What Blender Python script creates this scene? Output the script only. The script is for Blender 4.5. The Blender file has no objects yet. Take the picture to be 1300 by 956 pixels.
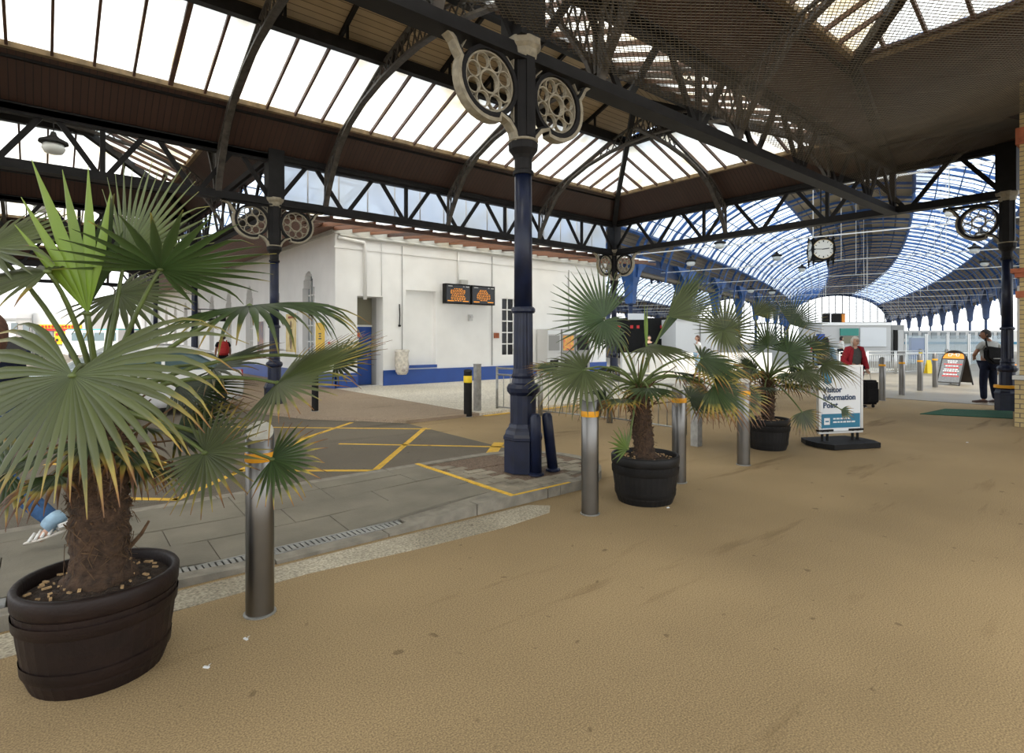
import bpy, bmesh, math, random
from mathutils import Vector, Matrix
from math import sin, cos, pi, radians, sqrt, atan2
S = bpy.context.scene
COL = S.collection
random.seed(7)
# ---------------------------------------------------------------- camera, sky, sun, exposure
F, CPX, CPY, CAMH = 721.0, 650.0, 430.0, 1.6          # focal length in px, horizon px, eye height
TH = math.atan2(598, 721)                              # yaw: world x runs along the canopy, y across the road
FW = Vector((sin(TH), cos(TH), 0)); RT = Vector((cos(TH), -sin(TH), 0)); UP = Vector((0, 0, 1))
cam_d = bpy.data.cameras.new('camera'); cam = bpy.data.objects.new('camera', cam_d); COL.objects.link(cam)
cam.location = (0, 0, CAMH); cam.rotation_euler = (pi/2, 0, -TH)
cam_d.sensor_width = 36; cam_d.lens = F/1300*36; cam_d.shift_y = -48/1300; cam_d.clip_end = 900; cam_d.clip_start = .05
S.camera = cam
W = bpy.data.worlds.new('sky'); S.world = W; W.use_nodes = True
bg = W.node_tree.nodes['Background']; bg.inputs[0].default_value = (.94, .97, 1.0, 1); bg.inputs[1].default_value = 1.9
sd = bpy.data.lights.new('sun', 'SUN'); sd.energy = 3.2; sd.angle = radians(9); sd.color = (1, .93, .8)
so = bpy.data.objects.new('sun', sd); COL.objects.link(so); so.rotation_euler = (radians(34), 0, radians(-62))
vs = S.view_settings; vs.view_transform = 'Standard'; vs.look = 'None'; vs.gamma = 1; vs.use_curve_mapping = False; vs.exposure = 0.42

def G(px, py, z=0.0):                                  # pixel -> point on the horizontal plane at height z
    d = F*(CAMH-z)/(py-CPY); return FW*d + RT*((px-CPX)/F*d) + UP*z
def P(px, py, d):                                      # pixel at a known distance
    return FW*d + RT*((px-CPX)/F*d) + UP*(CAMH-(py-CPY)/F*d)
def on_v(px, v):                                       # pixel column -> u on the wall plane y = v
    r = (px-CPX)/F; d = v/(FW.y+RT.y*r); return d*(FW.x+RT.x*r), d
def on_u(px, u):
    r = (px-CPX)/F; d = u/(FW.x+RT.x*r); return d*(FW.y+RT.y*r), d

# ---------------------------------------------------------------- mesh helpers
class MB:
    def __init__(s): s.v = []; s.f = []; s.m = []; s.col = None
    def add(s, vs_, fs, m=0):
        o = len(s.v); s.v += [tuple(v) for v in vs_]; s.f += [tuple(i+o for i in f) for f in fs]; s.m += [m]*len(fs); return s
    def box(s, c, sz, rz=0, m=0):
        x, y, z = sz[0]/2, sz[1]/2, sz[2]/2; ca, sa = cos(rz), sin(rz); vs_ = []
        for a, b, e in ((-x,-y,-z),(x,-y,-z),(x,y,-z),(-x,y,-z),(-x,-y,z),(x,-y,z),(x,y,z),(-x,y,z)):
            vs_.append((c[0]+a*ca-b*sa, c[1]+a*sa+b*ca, c[2]+e))
        return s.add(vs_, ((0,3,2,1),(4,5,6,7),(0,1,5,4),(1,2,6,5),(2,3,7,6),(3,0,4,7)), m)
    def bx(s, x0, x1, y0, y1, z0, z1, m=0):
        return s.box(((x0+x1)/2, (y0+y1)/2, (z0+z1)/2), (abs(x1-x0), abs(y1-y0), abs(z1-z0)), 0, m)
    def bar(s, a, b, w, h, up=(0,0,1), m=0):
        a = Vector(a); b = Vector(b); t = (b-a).normalized(); up = Vector(up)
        sd_ = t.cross(up)
        if sd_.length < 1e-4: sd_ = t.cross(Vector((1, 0, 0)))
        sd_.normalize(); u = sd_.cross(t).normalized(); vs_ = []
        for p in (a, b):
            for i, j in ((-1,-1),(1,-1),(1,1),(-1,1)): vs_.append(p+sd_*(i*w/2)+u*(j*h/2))
        return s.add(vs_, ((0,1,2,3),(7,6,5,4),(0,4,5,1),(1,5,6,2),(2,6,7,3),(3,7,4,0)), m)
    def tube(s, pts, r, n=8, m=0, caps=True, flat=1.0):
        pts = [Vector(p) for p in pts]; k = len(pts); rr = r if isinstance(r, (list, tuple)) else [r]*k; vs_ = []; pn = None
        for i, p in enumerate(pts):
            t = (pts[min(i+1, k-1)]-pts[max(i-1, 0)]).normalized()
            if pn is None:
                pn = t.cross(Vector((0, 0, 1)))
                if pn.length < .05: pn = t.cross(Vector((1, 0, 0)))
            pn = (pn-t*pn.dot(t)).normalized(); q = t.cross(pn)
            for j in range(n):
                a = 2*pi*j/n; vs_.append(p+pn*(cos(a)*rr[i])+q*(sin(a)*rr[i]*flat))
        fs = [(i*n+j, i*n+(j+1) % n, (i+1)*n+(j+1) % n, (i+1)*n+j) for i in range(k-1) for j in range(n)]
        if caps: fs += [tuple(range(n))[::-1], tuple((k-1)*n+j for j in range(n))]
        return s.add(vs_, fs, m)
    def lathe(s, prof, n=20, c=(0,0,0), m=0, flute=0.0, rot=0.0, cap=True):
        vs_ = []
        for r, z in prof:
            for j in range(n):
                a = 2*pi*j/n+rot; q = r*(1-(flute if j % 2 else 0)); vs_.append((c[0]+q*cos(a), c[1]+q*sin(a), c[2]+z))
        k = len(prof)
        fs = [(i*n+j, i*n+(j+1) % n, (i+1)*n+(j+1) % n, (i+1)*n+j) for i in range(k-1) for j in range(n)]
        if cap: fs += [tuple(range(n))[::-1], tuple((k-1)*n+j for j in range(n))]
        return s.add(vs_, fs, m)
    def prism(s, poly, o, ax, ay, th, m=0):            # flat outline (a, b) in plane o+a*ax+b*ay, given thickness th
        o = Vector(o); ax = Vector(ax); ay = Vector(ay); n = ax.cross(ay).normalized(); k = len(poly)
        vs_ = [o+ax*a+ay*b-n*th/2 for a, b in poly]+[o+ax*a+ay*b+n*th/2 for a, b in poly]
        fs = [tuple(range(k))[::-1], tuple(range(k, 2*k))]+[(i, (i+1) % k, k+(i+1) % k, k+i) for i in range(k)]
        return s.add(vs_, fs, m)
    def band(s, pts, o, ax, ay, w, th, m=0, closed=False):   # ribbon of width w along 2-D points, thickness th
        o = Vector(o); ax = Vector(ax); ay = Vector(ay); n = ax.cross(ay).normalized(); k = len(pts); vs_ = []
        for i, p in enumerate(pts):
            q0 = pts[(i-1) % k] if closed or i > 0 else p; q1 = pts[(i+1) % k] if closed or i < k-1 else p
            tx, ty = q1[0]-q0[0], q1[1]-q0[1]; l = sqrt(tx*tx+ty*ty) or 1; nx, ny = -ty/l, tx/l
            for e in (-.5, .5):
                for f in (-.5, .5): vs_.append(o+ax*(p[0]+nx*w*e)+ay*(p[1]+ny*w*e)+n*(th*f))
        fs = []
        for i in range(k if closed else k-1):
            a, b = 4*i, 4*((i+1) % k)
            for c, d in ((0,1),(1,3),(3,2),(2,0)): fs.append((a+c, b+c, b+d, a+d))
        if not closed: fs += [(0,1,3,2), (4*k-4, 4*k-2, 4*k-1, 4*k-3)]
        return s.add(vs_, fs, m)
    def mesh(s, name, mats, smooth=False):
        me = bpy.data.meshes.new(name); me.from_pydata(s.v, [], s.f)
        for q in (mats if isinstance(mats, (list, tuple)) else [mats]): me.materials.append(q)
        if any(s.m): me.polygons.foreach_set('material_index', s.m)
        if smooth: me.polygons.foreach_set('use_smooth', [True]*len(me.polygons))
        if s.col is not None:
            at = me.color_attributes.new('leaf', 'FLOAT_COLOR', 'POINT')
            at.data.foreach_set('color', [c for q in s.col for c in q])
        bm = bmesh.new(); bm.from_mesh(me); bmesh.ops.recalc_face_normals(bm, faces=bm.faces); bm.to_mesh(me); bm.free()
        me.update(); return me
    def build(s, name, mats, parent=None, smooth=False): return link(name, s.mesh(name, mats, smooth), parent)

def link(name, me, parent=None):
    o = bpy.data.objects.new(name, me); COL.objects.link(o)
    if parent is not None:
        o.parent = parent; r = parent
        off = Vector(parent.location)
        while r.parent is not None:
            r = r.parent
        # parents are never rotated and part origins stay at the world origin, so only the root offset is undone
        if parent.parent is None: o.matrix_parent_inverse = Matrix.Translation(-off)
    return o
def tag(o, label=None, cat=None, group=None, kind=None):
    if label: o['label'] = label
    if cat: o['category'] = cat
    if group: o['group'] = group
    if kind: o['kind'] = kind
    return o
def thing(name, loc, label, cat, group=None):
    o = bpy.data.objects.new(name, None); COL.objects.link(o); o.location = loc; o.empty_display_size = .1
    return tag(o, label, cat, group)
def struct(name, loc=(0,0,0), label=None):
    o = bpy.data.objects.new(name, None); COL.objects.link(o); o.location = loc
    return tag(o, label, None, None, 'structure')
def copy_tree(o, parent=None):
    c = o.copy(); COL.objects.link(c)
    if parent is not None: c.parent = parent
    for ch in list(o.children): copy_tree(ch, c)
    return c
def dup(root, delta, label, group=None):
    c = copy_tree(root); c.location = Vector(root.location)+Vector(delta); c['label'] = label
    if group: c['group'] = group
    return c
def text_mesh(body, size, mat, o, ax, ay, parent, name='lettering', align='LEFT', th=.002, bold=0.0):
    cu = bpy.data.curves.new('t', 'FONT'); cu.body = body; cu.size = size; cu.align_x = align; cu.extrude = th; cu.offset = bold; cu.resolution_u = 2
    to = bpy.data.objects.new('t', cu); COL.objects.link(to)
    dg = bpy.context.evaluated_depsgraph_get(); me = bpy.data.meshes.new_from_object(to.evaluated_get(dg))
    bpy.data.objects.remove(to); bpy.data.curves.remove(cu)
    ax = Vector(ax).normalized(); ay = Vector(ay).normalized(); n = ax.cross(ay); o = Vector(o)
    for v in me.vertices: c = v.co; v.co = o+ax*c.x+ay*c.y+n*c.z
    me.materials.clear(); me.materials.append(mat)
    return link(name, me, parent)

# ---------------------------------------------------------------- materials
def mat(name, col, rough=.6, metal=0, var=.0, scale=6, bump=0, bscale=None, spec=.5, col2=None, trans=0, detail=4, coat=0):
    m = bpy.data.materials.new(name); m.use_nodes = True; nt = m.node_tree; b = nt.nodes['Principled BSDF']
    b.inputs['Roughness'].default_value = rough; b.inputs['Metallic'].default_value = metal
    b.inputs['Specular IOR Level'].default_value = spec; b.inputs['Coat Weight'].default_value = coat
    b.inputs['Base Color'].default_value = (*col, 1)
    if var or col2 or bump:
        tc = nt.nodes.new('ShaderNodeTexCoord'); no = nt.nodes.new('ShaderNodeTexNoise'); no.inputs['Scale'].default_value = scale; no.inputs['Detail'].default_value = detail
        nt.links.new(tc.outputs['Object'], no.inputs['Vector'])
        if var or col2:
            rp = nt.nodes.new('ShaderNodeValToRGB'); rp.color_ramp.elements[0].position = .3; rp.color_ramp.elements[1].position = .7
            c2 = col2 or tuple(min(1, c*(1+var)) for c in col); c1 = col if col2 else tuple(c*(1-var) for c in col)
            rp.color_ramp.elements[0].color = (*c1, 1); rp.color_ramp.elements[1].color = (*c2, 1)
            nt.links.new(no.outputs['Fac'], rp.inputs['Fac']); nt.links.new(rp.outputs['Color'], b.inputs['Base Color'])
        if bump:
            n2 = nt.nodes.new('ShaderNodeTexNoise'); n2.inputs['Scale'].default_value = bscale or scale*6; n2.inputs['Detail'].default_value = 3
            nt.links.new(tc.outputs['Object'], n2.inputs['Vector'])
            bp = nt.nodes.new('ShaderNodeBump'); bp.inputs['Strength'].default_value = bump; bp.inputs['Distance'].default_value = .02
            nt.links.new(n2.outputs['Fac'], bp.inputs['Height']); nt.links.new(bp.outputs['Normal'], b.inputs['Normal'])
    return m
def glass_mat(name, tint, clear, dirt=.35, scale=1.4):   # wired roof glass: milky, dirty, lets daylight through
    m = bpy.data.materials.new(name); m.use_nodes = True; nt = m.node_tree; nt.nodes.clear()
    out = nt.nodes.new('ShaderNodeOutputMaterial'); tr = nt.nodes.new('ShaderNodeBsdfTransparent'); tl = nt.nodes.new('ShaderNodeBsdfTranslucent')
    gl = nt.nodes.new('ShaderNodeBsdfGlossy'); gl.inputs['Roughness'].default_value = .15
    mx = nt.nodes.new('ShaderNodeMixShader'); mx.inputs[0].default_value = clear; m2 = nt.nodes.new('ShaderNodeMixShader'); m2.inputs[0].default_value = .04
    tc = nt.nodes.new('ShaderNodeTexCoord'); no = nt.nodes.new('ShaderNodeTexNoise'); no.inputs['Scale'].default_value = scale; no.inputs['Detail'].default_value = 8
    rp = nt.nodes.new('ShaderNodeValToRGB'); rp.color_ramp.elements[0].position = .30; rp.color_ramp.elements[1].position = .52
    rp.color_ramp.elements[0].color = (tint[0]*(1-dirt*.5), tint[1]*(1-dirt*.8), tint[2]*(1-dirt*1.3), 1); rp.color_ramp.elements[1].color = (*tint, 1)
    nt.links.new(tc.outputs['Object'], no.inputs['Vector']); nt.links.new(no.outputs['Fac'], rp.inputs['Fac'])
    nt.links.new(rp.outputs['Color'], tr.inputs['Color']); nt.links.new(rp.outputs['Color'], tl.inputs['Color'])
    nt.links.new(tl.outputs[0], mx.inputs[1]); nt.links.new(tr.outputs[0], mx.inputs[2]); nt.links.new(mx.outputs[0], m2.inputs[1]); nt.links.new(gl.outputs[0], m2.inputs[2])
    nt.links.new(m2.outputs[0], out.inputs['Surface']); return m
def stripe_mat(name, col, col2, axis, pitch, rough=.6, groove=.12, vec_rot=0, var=.25):   # boarding: grooves every pitch metres
    m = mat(name, col, rough); nt = m.node_tree; b = nt.nodes['Principled BSDF']
    tc = nt.nodes.new('ShaderNodeTexCoord'); sp = nt.nodes.new('ShaderNodeSeparateXYZ'); nt.links.new(tc.outputs['Object'], sp.inputs[0])
    def mth(op, a, v):
        n = nt.nodes.new('ShaderNodeMath'); n.operation = op; nt.links.new(a, n.inputs[0])
        if v is not None: n.inputs[1].default_value = v
        return n.outputs[0]
    dv = mth('DIVIDE', sp.outputs[axis], pitch); fr = mth('FRACT', dv, None); fl = mth('FLOOR', dv, None)
    lt = mth('LESS_THAN', fr, groove)
    wn = nt.nodes.new('ShaderNodeTexWhiteNoise'); wn.noise_dimensions = '1D'; nt.links.new(fl, wn.inputs['W'])
    no = nt.nodes.new('ShaderNodeTexNoise'); no.inputs['Scale'].default_value = 3; no.inputs['Detail'].default_value = 6; nt.links.new(tc.outputs['Object'], no.inputs['Vector'])
    mx = nt.nodes.new('ShaderNodeMix'); mx.data_type = 'RGBA'; mx.inputs['A'].default_value = (*[c*(1-var) for c in col], 1); mx.inputs['B'].default_value = (*[min(1, c*(1+var)) for c in col], 1)
    ad = nt.nodes.new('ShaderNodeMath'); ad.operation = 'ADD'; nt.links.new(mth('MULTIPLY', wn.outputs['Value'], .5), ad.inputs[0]); nt.links.new(mth('MULTIPLY', no.outputs['Fac'], .6), ad.inputs[1])
    nt.links.new(ad.outputs[0], mx.inputs['Factor'])
    m2 = nt.nodes.new('ShaderNodeMix'); m2.data_type = 'RGBA'; nt.links.new(lt, m2.inputs['Factor']); nt.links.new(mx.outputs['Result'], m2.inputs['A']); m2.inputs['B'].default_value = (*col2, 1)
    nt.links.new(m2.outputs['Result'], b.inputs['Base Color'])
    bp = nt.nodes.new('ShaderNodeBump'); bp.inputs['Distance'].default_value = .02; bp.invert = True; nt.links.new(lt, bp.inputs['Height']); nt.links.new(bp.outputs['Normal'], b.inputs['Normal'])
    return m
def emit_mat(name, col, s):
    m = bpy.data.materials.new(name); m.use_nodes = True; b = m.node_tree.nodes['Principled BSDF']
    b.inputs['Base Color'].default_value = (*col, 1); b.inputs['Emission Color'].default_value = (*col, 1); b.inputs['Emission Strength'].default_value = s
    return m
def brick_mat(name, c1, c2, mortar, axes):
    m = mat(name, c1, .9); nt = m.node_tree; b = nt.nodes['Principled BSDF']
    tc = nt.nodes.new('ShaderNodeTexCoord'); sp = nt.nodes.new('ShaderNodeSeparateXYZ'); cb = nt.nodes.new('ShaderNodeCombineXYZ'); ad = nt.nodes.new('ShaderNodeMath'); ad.operation = 'ADD'
    nt.links.new(tc.outputs['Object'], sp.inputs[0]); nt.links.new(sp.outputs['X'], ad.inputs[0]); nt.links.new(sp.outputs['Y'], ad.inputs[1])
    nt.links.new(ad.outputs[0], cb.inputs[0]); nt.links.new(sp.outputs['Z'], cb.inputs[1])
    br = nt.nodes.new('ShaderNodeTexBrick'); br.inputs['Scale'].default_value = 1; br.inputs['Brick Width'].default_value = .225; br.inputs['Row Height'].default_value = .085; br.inputs['Mortar Size'].default_value = .008
    br.inputs['Color1'].default_value = (*c1, 1); br.inputs['Color2'].default_value = (*c2, 1); br.inputs['Mortar'].default_value = (*mortar, 1)
    nt.links.new(cb.outputs[0], br.inputs['Vector']); nt.links.new(br.outputs['Color'], b.inputs['Base Color'])
    bp = nt.nodes.new('ShaderNodeBump'); bp.inputs['Distance'].default_value = .01; bp.invert = True; nt.links.new(br.outputs['Fac'], bp.inputs['Height']); nt.links.new(bp.outputs['Normal'], b.inputs['Normal'])
    return m
def ground_mat(name, c_dark, c_light, stain, spk=180, big=.35, rough=.85, bumpv=.14):
    m = mat(name, c_light, rough, spec=.25); nt = m.node_tree; b = nt.nodes['Principled BSDF']
    tc = nt.nodes.new('ShaderNodeTexCoord')
    def noise(sc, det, vec=None, rough_=.5):
        n = nt.nodes.new('ShaderNodeTexNoise'); n.inputs['Scale'].default_value = sc; n.inputs['Detail'].default_value = det; n.inputs['Roughness'].default_value = rough_
        nt.links.new(vec or tc.outputs['Object'], n.inputs['Vector']); return n.outputs['Fac']
    def ramp(f, p0, p1, a, c):
        r = nt.nodes.new('ShaderNodeValToRGB'); r.color_ramp.elements[0].position = p0; r.color_ramp.elements[1].position = p1
        r.color_ramp.elements[0].color = (*a, 1); r.color_ramp.elements[1].color = (*c, 1); nt.links.new(f, r.inputs['Fac']); return r.outputs['Color']
    def mul(a, c, f=1.0):
        x = nt.nodes.new('ShaderNodeMix'); x.data_type = 'RGBA'; x.blend_type = 'MULTIPLY'; x.inputs['Factor'].default_value = f
        nt.links.new(a, x.inputs['A']); nt.links.new(c, x.inputs['B']); return x.outputs['Result']
    base = ramp(noise(big, 6), .35, .65, c_dark, c_light)
    sp = ramp(noise(spk, 2), .32, .68, (.62, .6, .58), (1.3, 1.28, 1.22))
    mp = nt.nodes.new('ShaderNodeMapping'); mp.inputs['Rotation'].default_value = (0, 0, .5); mp.inputs['Scale'].default_value = (.35, 2.2, 1); nt.links.new(tc.outputs['Object'], mp.inputs['Vector'])
    st = ramp(noise(.9, 7, mp.outputs['Vector'], .6), .31, .41, stain, (1, 1, 1))
    spot = ramp(noise(9, 1), .22, .27, (.45, .42, .4), (1, 1, 1))
    c = mul(mul(mul(base, sp), st), spot, .7); nt.links.new(c, b.inputs['Base Color'])
    bp = nt.nodes.new('ShaderNodeBump'); bp.inputs['Strength'].default_value = bumpv; bp.inputs['Distance'].default_value = .01
    nt.links.new(noise(spk, 2), bp.inputs['Height']); nt.links.new(bp.outputs['Normal'], b.inputs['Normal'])
    return m

M = dict(
 tan=ground_mat('tan_asphalt', (.265, .195, .107), (.385, .285, .158), (.62, .58, .52), 130),
 road=ground_mat('road_asphalt', (.12, .105, .085), (.165, .145, .115), (.75, .75, .72), 140),
 pave=ground_mat('apron_asphalt', (.30, .235, .175), (.38, .30, .225), (.8, .78, .74), 90),
 light=ground_mat('pale_paving', (.58, .55, .48), (.70, .67, .60), (.9, .88, .84), 40),
 concrete=ground_mat('worn_concrete', (.30, .27, .21), (.50, .46, .37), (.6, .56, .5), 60, .9),
 slab=mat('paving_slab', (.165, .15, .115), .8, var=.22, scale=2.2, bump=.2, bscale=60),
 kerb=mat('kerb_granite', (.22, .20, .16), .75, var=.25, scale=8, bump=.25, bscale=80),
 sett=mat('sett_stone', (.255, .225, .17), .85, var=.3, scale=5, bump=.4, bscale=50),
 gravel=mat('gravel_infill', (.17, .12, .085), .95, var=.5, scale=60, bump=.8, bscale=120),
 joint=mat('mortar_joint', (.30, .28, .23), .95, var=.2, scale=20),
 yellow=mat('road_paint', (.66, .40, .03), .7, var=.22, scale=14, bump=.1),
 iron=mat('black_iron', (.012, .0115, .012), .6, var=.3, scale=5, spec=.2),
 rust_iron=mat('weathered_iron', (.05, .043, .036), .6, var=.5, scale=9, bump=.2, bscale=60),
 navy=mat('navy_paint', (.006, .0105, .032), .38, var=.35, scale=6, spec=.4, bump=.08, bscale=90),
 cream=mat('cream_paint', (.27, .24, .175), .6, var=.25, scale=14, bump=.15, bscale=90),
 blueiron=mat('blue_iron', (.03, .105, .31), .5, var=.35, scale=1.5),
 bluedark=mat('dark_blue_iron', (.011, .032, .095), .5, var=.35, scale=1.5),  # dark blue ironwork, also painted shadow on the left span's ribs and purlins
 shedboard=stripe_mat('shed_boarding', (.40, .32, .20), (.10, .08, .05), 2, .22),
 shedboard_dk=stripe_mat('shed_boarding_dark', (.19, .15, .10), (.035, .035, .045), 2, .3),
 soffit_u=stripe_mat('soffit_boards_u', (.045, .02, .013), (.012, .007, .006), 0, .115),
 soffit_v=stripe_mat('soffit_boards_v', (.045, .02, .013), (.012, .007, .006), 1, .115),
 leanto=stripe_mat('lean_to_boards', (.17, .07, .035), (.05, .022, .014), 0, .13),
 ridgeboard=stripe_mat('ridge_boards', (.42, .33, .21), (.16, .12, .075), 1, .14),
 bar=mat('glazing_bar', (.085, .042, .026), .6, var=.3, scale=4),
 timber=mat('old_timber', (.23, .165, .09), .75, var=.35, scale=6, bump=.2),
 glass=glass_mat('roof_glass', (.97, .98, .97), .45, .28, 1.1),
 shedglass=glass_mat('shed_glass', (.74, .80, .86), .4, .1, .3),
 clere=glass_mat('clerestory_sheet', (.80, .86, .93), .35, .1, .8),
 white=mat('white_render', (.84, .84, .82), .8, var=.05, scale=1.2, bump=.1, bscale=30),
 whitep=mat('white_paint', (.78, .78, .76), .5),
 greyrev=mat('grey_render', (.50, .50, .47), .8, var=.08, scale=2),
 olive=mat('drab_board', (.23, .215, .15), .7),
 bluep=mat('blue_paint', (.013, .065, .30), .4, var=.08, scale=3),
 steel=mat('brushed_steel', (.19, .185, .175), .34, 1, var=.12, scale=3),
 galv=mat('galvanised', (.36, .36, .34), .45, .8, var=.2, scale=12),
 cap=mat('scuffed_cap', (.62, .60, .54), .55, .2, var=.15, scale=18),
 orange=mat('orange_band', (.80, .36, .01), .5),
 yband=mat('yellow_band', (.85, .62, .02), .5),
 black=mat('black_plastic', (.009, .0085, .008), .6, var=.2, scale=8, spec=.2),
 blackm=mat('black_matt', (.02, .02, .02), .8),
 tub=mat('tub_plastic', (.013, .0065, .005), .55, spec=.3, var=.35, scale=7, bump=.12, bscale=60),
 tub2=mat('tub_black', (.009, .0085, .0085), .55, spec=.3, var=.3, scale=7, bump=.1, bscale=60),
 soil=mat('bark_soil', (.045, .028, .018), .95, var=.6, scale=40, bump=1, bscale=90),
 chip=mat('pale_litter', (.50, .33, .16), .8, var=.4, scale=30),
 trunk=mat('palm_fibre', (.06, .034, .019), .95, var=.55, scale=26, bump=1, bscale=70),
 fibre=mat('dead_fibre', (.10, .057, .027), .9, var=.5, scale=30),
 petiole=mat('petiole', (.10, .135, .035), .5, var=.3, scale=10),
 brick=brick_mat('yellow_brick', (.46, .36, .17), (.38, .29, .14), (.15, .12, .09), 0),
 terra=mat('terracotta', (.33, .10, .045), .8, var=.25, scale=9, bump=.2),
 window=mat('dark_pane', (.006, .006, .007), .15, spec=.3),
 greypane=mat('grey_pane', (.16, .19, .20), .12),
 wire=mat('net_wire', (.085, .068, .045), .7, var=.2, scale=3),
 green=mat('green_mat', (.012, .085, .045), .95, var=.25, scale=60, bump=.5, bscale=300),
 skin=mat('skin', (.52, .31, .22), .55), skin2=mat('skin_tan', (.27, .13, .075), .55),
 grey_hair=mat('white_hair', (.62, .58, .52), .8, var=.15, scale=60), dark_hair=mat('dark_hair', (.02, .013, .01), .7, var=.3, scale=60), brown_hair=mat('brown_hair', (.085, .035, .018), .7, var=.3, scale=60),
 red_knit=mat('red_knit', (.30, .01, .022), .85, var=.2, scale=30, bump=.2), grey_top=mat('grey_top', (.075, .075, .075), .9, var=.15, scale=30),
 navy_cloth=mat('navy_cloth', (.008, .011, .026), .9, spec=.2, var=.25, scale=14), denim=mat('denim', (.022, .07, .17), .85, var=.3, scale=26, bump=.2), paleblue=mat('pale_denim', (.28, .42, .55), .85, var=.2, scale=20),
 pale_cloth=mat('pale_shirt', (.36, .37, .36), .85, var=.1, scale=20), red_cloth=mat('red_cloth', (.38, .02, .02), .8, var=.15, scale=20), white_cloth=mat('white_cloth', (.72, .72, .70), .85),
 black_cloth=mat('black_cloth', (.008, .008, .009), .9, spec=.2, var=.3, scale=30, bump=.3), shoe=mat('brown_shoe', (.05, .022, .016), .6), sole=mat('pale_sole', (.6, .56, .5), .7),
 signw=mat('sign_white', (.72, .74, .75), .35), signt=mat('sign_teal', (.012, .16, .27), .35), signnavy=mat('sign_navy', (.012, .04, .10), .5), alu=mat('aluminium', (.60, .61, .60), .35, .6),
 teal=mat('taxi_teal', (.03, .36, .36), .25, coat=.5), carw=mat('car_white', (.74, .75, .75), .25, coat=.5), silver=mat('car_silver', (.50, .51, .51), .28, .4, coat=.5), glassdk=mat('car_glass', (.10, .16, .17), .06), tyre=mat('tyre', (.015, .015, .015), .85), rim=mat('wheel_rim', (.35, .35, .35), .35, .7), lampred=mat('tail_red', (.4, .02, .02), .3),
 poster_y=mat('poster_gold', (.62, .43, .10), .5, col2=(.75, .62, .28), scale=5), yellowp=mat('poster_yellow', (.80, .50, .01), .5), redp=mat('red_print', (.62, .03, .03), .5), blk=mat('black_print', (.03, .03, .03), .6),
 pub=mat('pub_orange', (.80, .27, .02), .5), chalk=mat('chalk_board', (.16, .17, .18), .6, var=.2, scale=20), board=mat('board_dark', (.022, .014, .01), .5),
 screen=emit_mat('led_orange', (.85, .30, .02), .45), kioskgreen=mat('kiosk_green', (.02, .25, .20), .4), pale_grey=mat('pale_grey', (.56, .56, .55), .5), midgrey=mat('mid_grey', (.28, .28, .27), .6),
 shopred=mat('shop_red', (.62, .04, .03), .5), shopyel=mat('shop_yellow', (.85, .58, .02), .5), bag=mat('clear_bag', (.62, .58, .50), .25, var=.25, scale=12, bump=.6, bscale=14), rubbish=mat('rubbish', (.3, .24, .2), .7, col2=(.75, .72, .68), scale=14),
 clockface=mat('clock_face', (.82, .80, .72), .4), lampglass=mat('lamp_glass', (.72, .75, .74), .15), gold=mat('gold_paint', (.5, .33, .1), .4, .5),
)
def leaf_mat(name, fresh, mid, age):
    m = bpy.data.materials.new(name); m.use_nodes = True; nt = m.node_tree; b = nt.nodes['Principled BSDF']; b.inputs['Roughness'].default_value = .36; b.inputs['Specular IOR Level'].default_value = .5
    at = nt.nodes.new('ShaderNodeVertexColor'); at.layer_name = 'leaf'; sp = nt.nodes.new('ShaderNodeSeparateColor'); nt.links.new(at.outputs['Color'], sp.inputs[0])
    tc = nt.nodes.new('ShaderNodeTexCoord'); no = nt.nodes.new('ShaderNodeTexNoise'); no.inputs['Scale'].default_value = 14; no.inputs['Detail'].default_value = 3; nt.links.new(tc.outputs['Object'], no.inputs['Vector'])
    # red = distance along the leaflet + age, green = leaflet tint with painted fold shading
    a = nt.nodes.new('ShaderNodeMath'); a.operation = 'MULTIPLY_ADD'; nt.links.new(no.outputs['Fac'], a.inputs[0]); a.inputs[1].default_value = .16; nt.links.new(sp.outputs['Red'], a.inputs[2])
    r = nt.nodes.new('ShaderNodeValToRGB'); cr = r.color_ramp; cr.elements[0].position = .25; cr.elements[0].color = (*fresh, 1); cr.elements[1].position = .74; cr.elements[1].color = (*mid, 1)
    e = cr.elements.new(.84); e.color = (.30, .24, .05, 1); e = cr.elements.new(.90); e.color = (.25, .12, .03, 1); e = cr.elements.new(.97); e.color = (.11, .05, .02, 1)
    s_ = nt.nodes.new('ShaderNodeMath'); s_.operation = 'MULTIPLY'; nt.links.new(a.outputs[0], s_.inputs[0]); s_.inputs[1].default_value = .90; nt.links.new(s_.outputs[0], r.inputs['Fac'])
    mx = nt.nodes.new('ShaderNodeMix'); mx.data_type = 'RGBA'; mx.blend_type = 'MULTIPLY'; mx.inputs['Factor'].default_value = 1; nt.links.new(r.outputs['Color'], mx.inputs['A'])
    g = nt.nodes.new('ShaderNodeCombineColor'); [nt.links.new(sp.outputs['Green'], g.inputs[i]) for i in range(3)]; nt.links.new(g.outputs[0], mx.inputs['B'])
    nt.links.new(mx.outputs['Result'], b.inputs['Base Color'])
    tl = nt.nodes.new('ShaderNodeBsdfTranslucent'); nt.links.new(mx.outputs['Result'], tl.inputs['Color']); ms = nt.nodes.new('ShaderNodeMixShader'); ms.inputs[0].default_value = .3
    out = nt.nodes['Material Output']; nt.links.new(b.outputs[0], ms.inputs[1]); nt.links.new(tl.outputs[0], ms.inputs[2]); nt.links.new(ms.outputs[0], out.inputs['Surface'])
    return m
M['leaf'] = leaf_mat('palm_leaf', (.062, .085, .027), (.095, .112, .042), 0)
M['leafdk'] = leaf_mat('palm_leaf_dark', (.026, .052, .016), (.045, .07, .022), 0)
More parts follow.
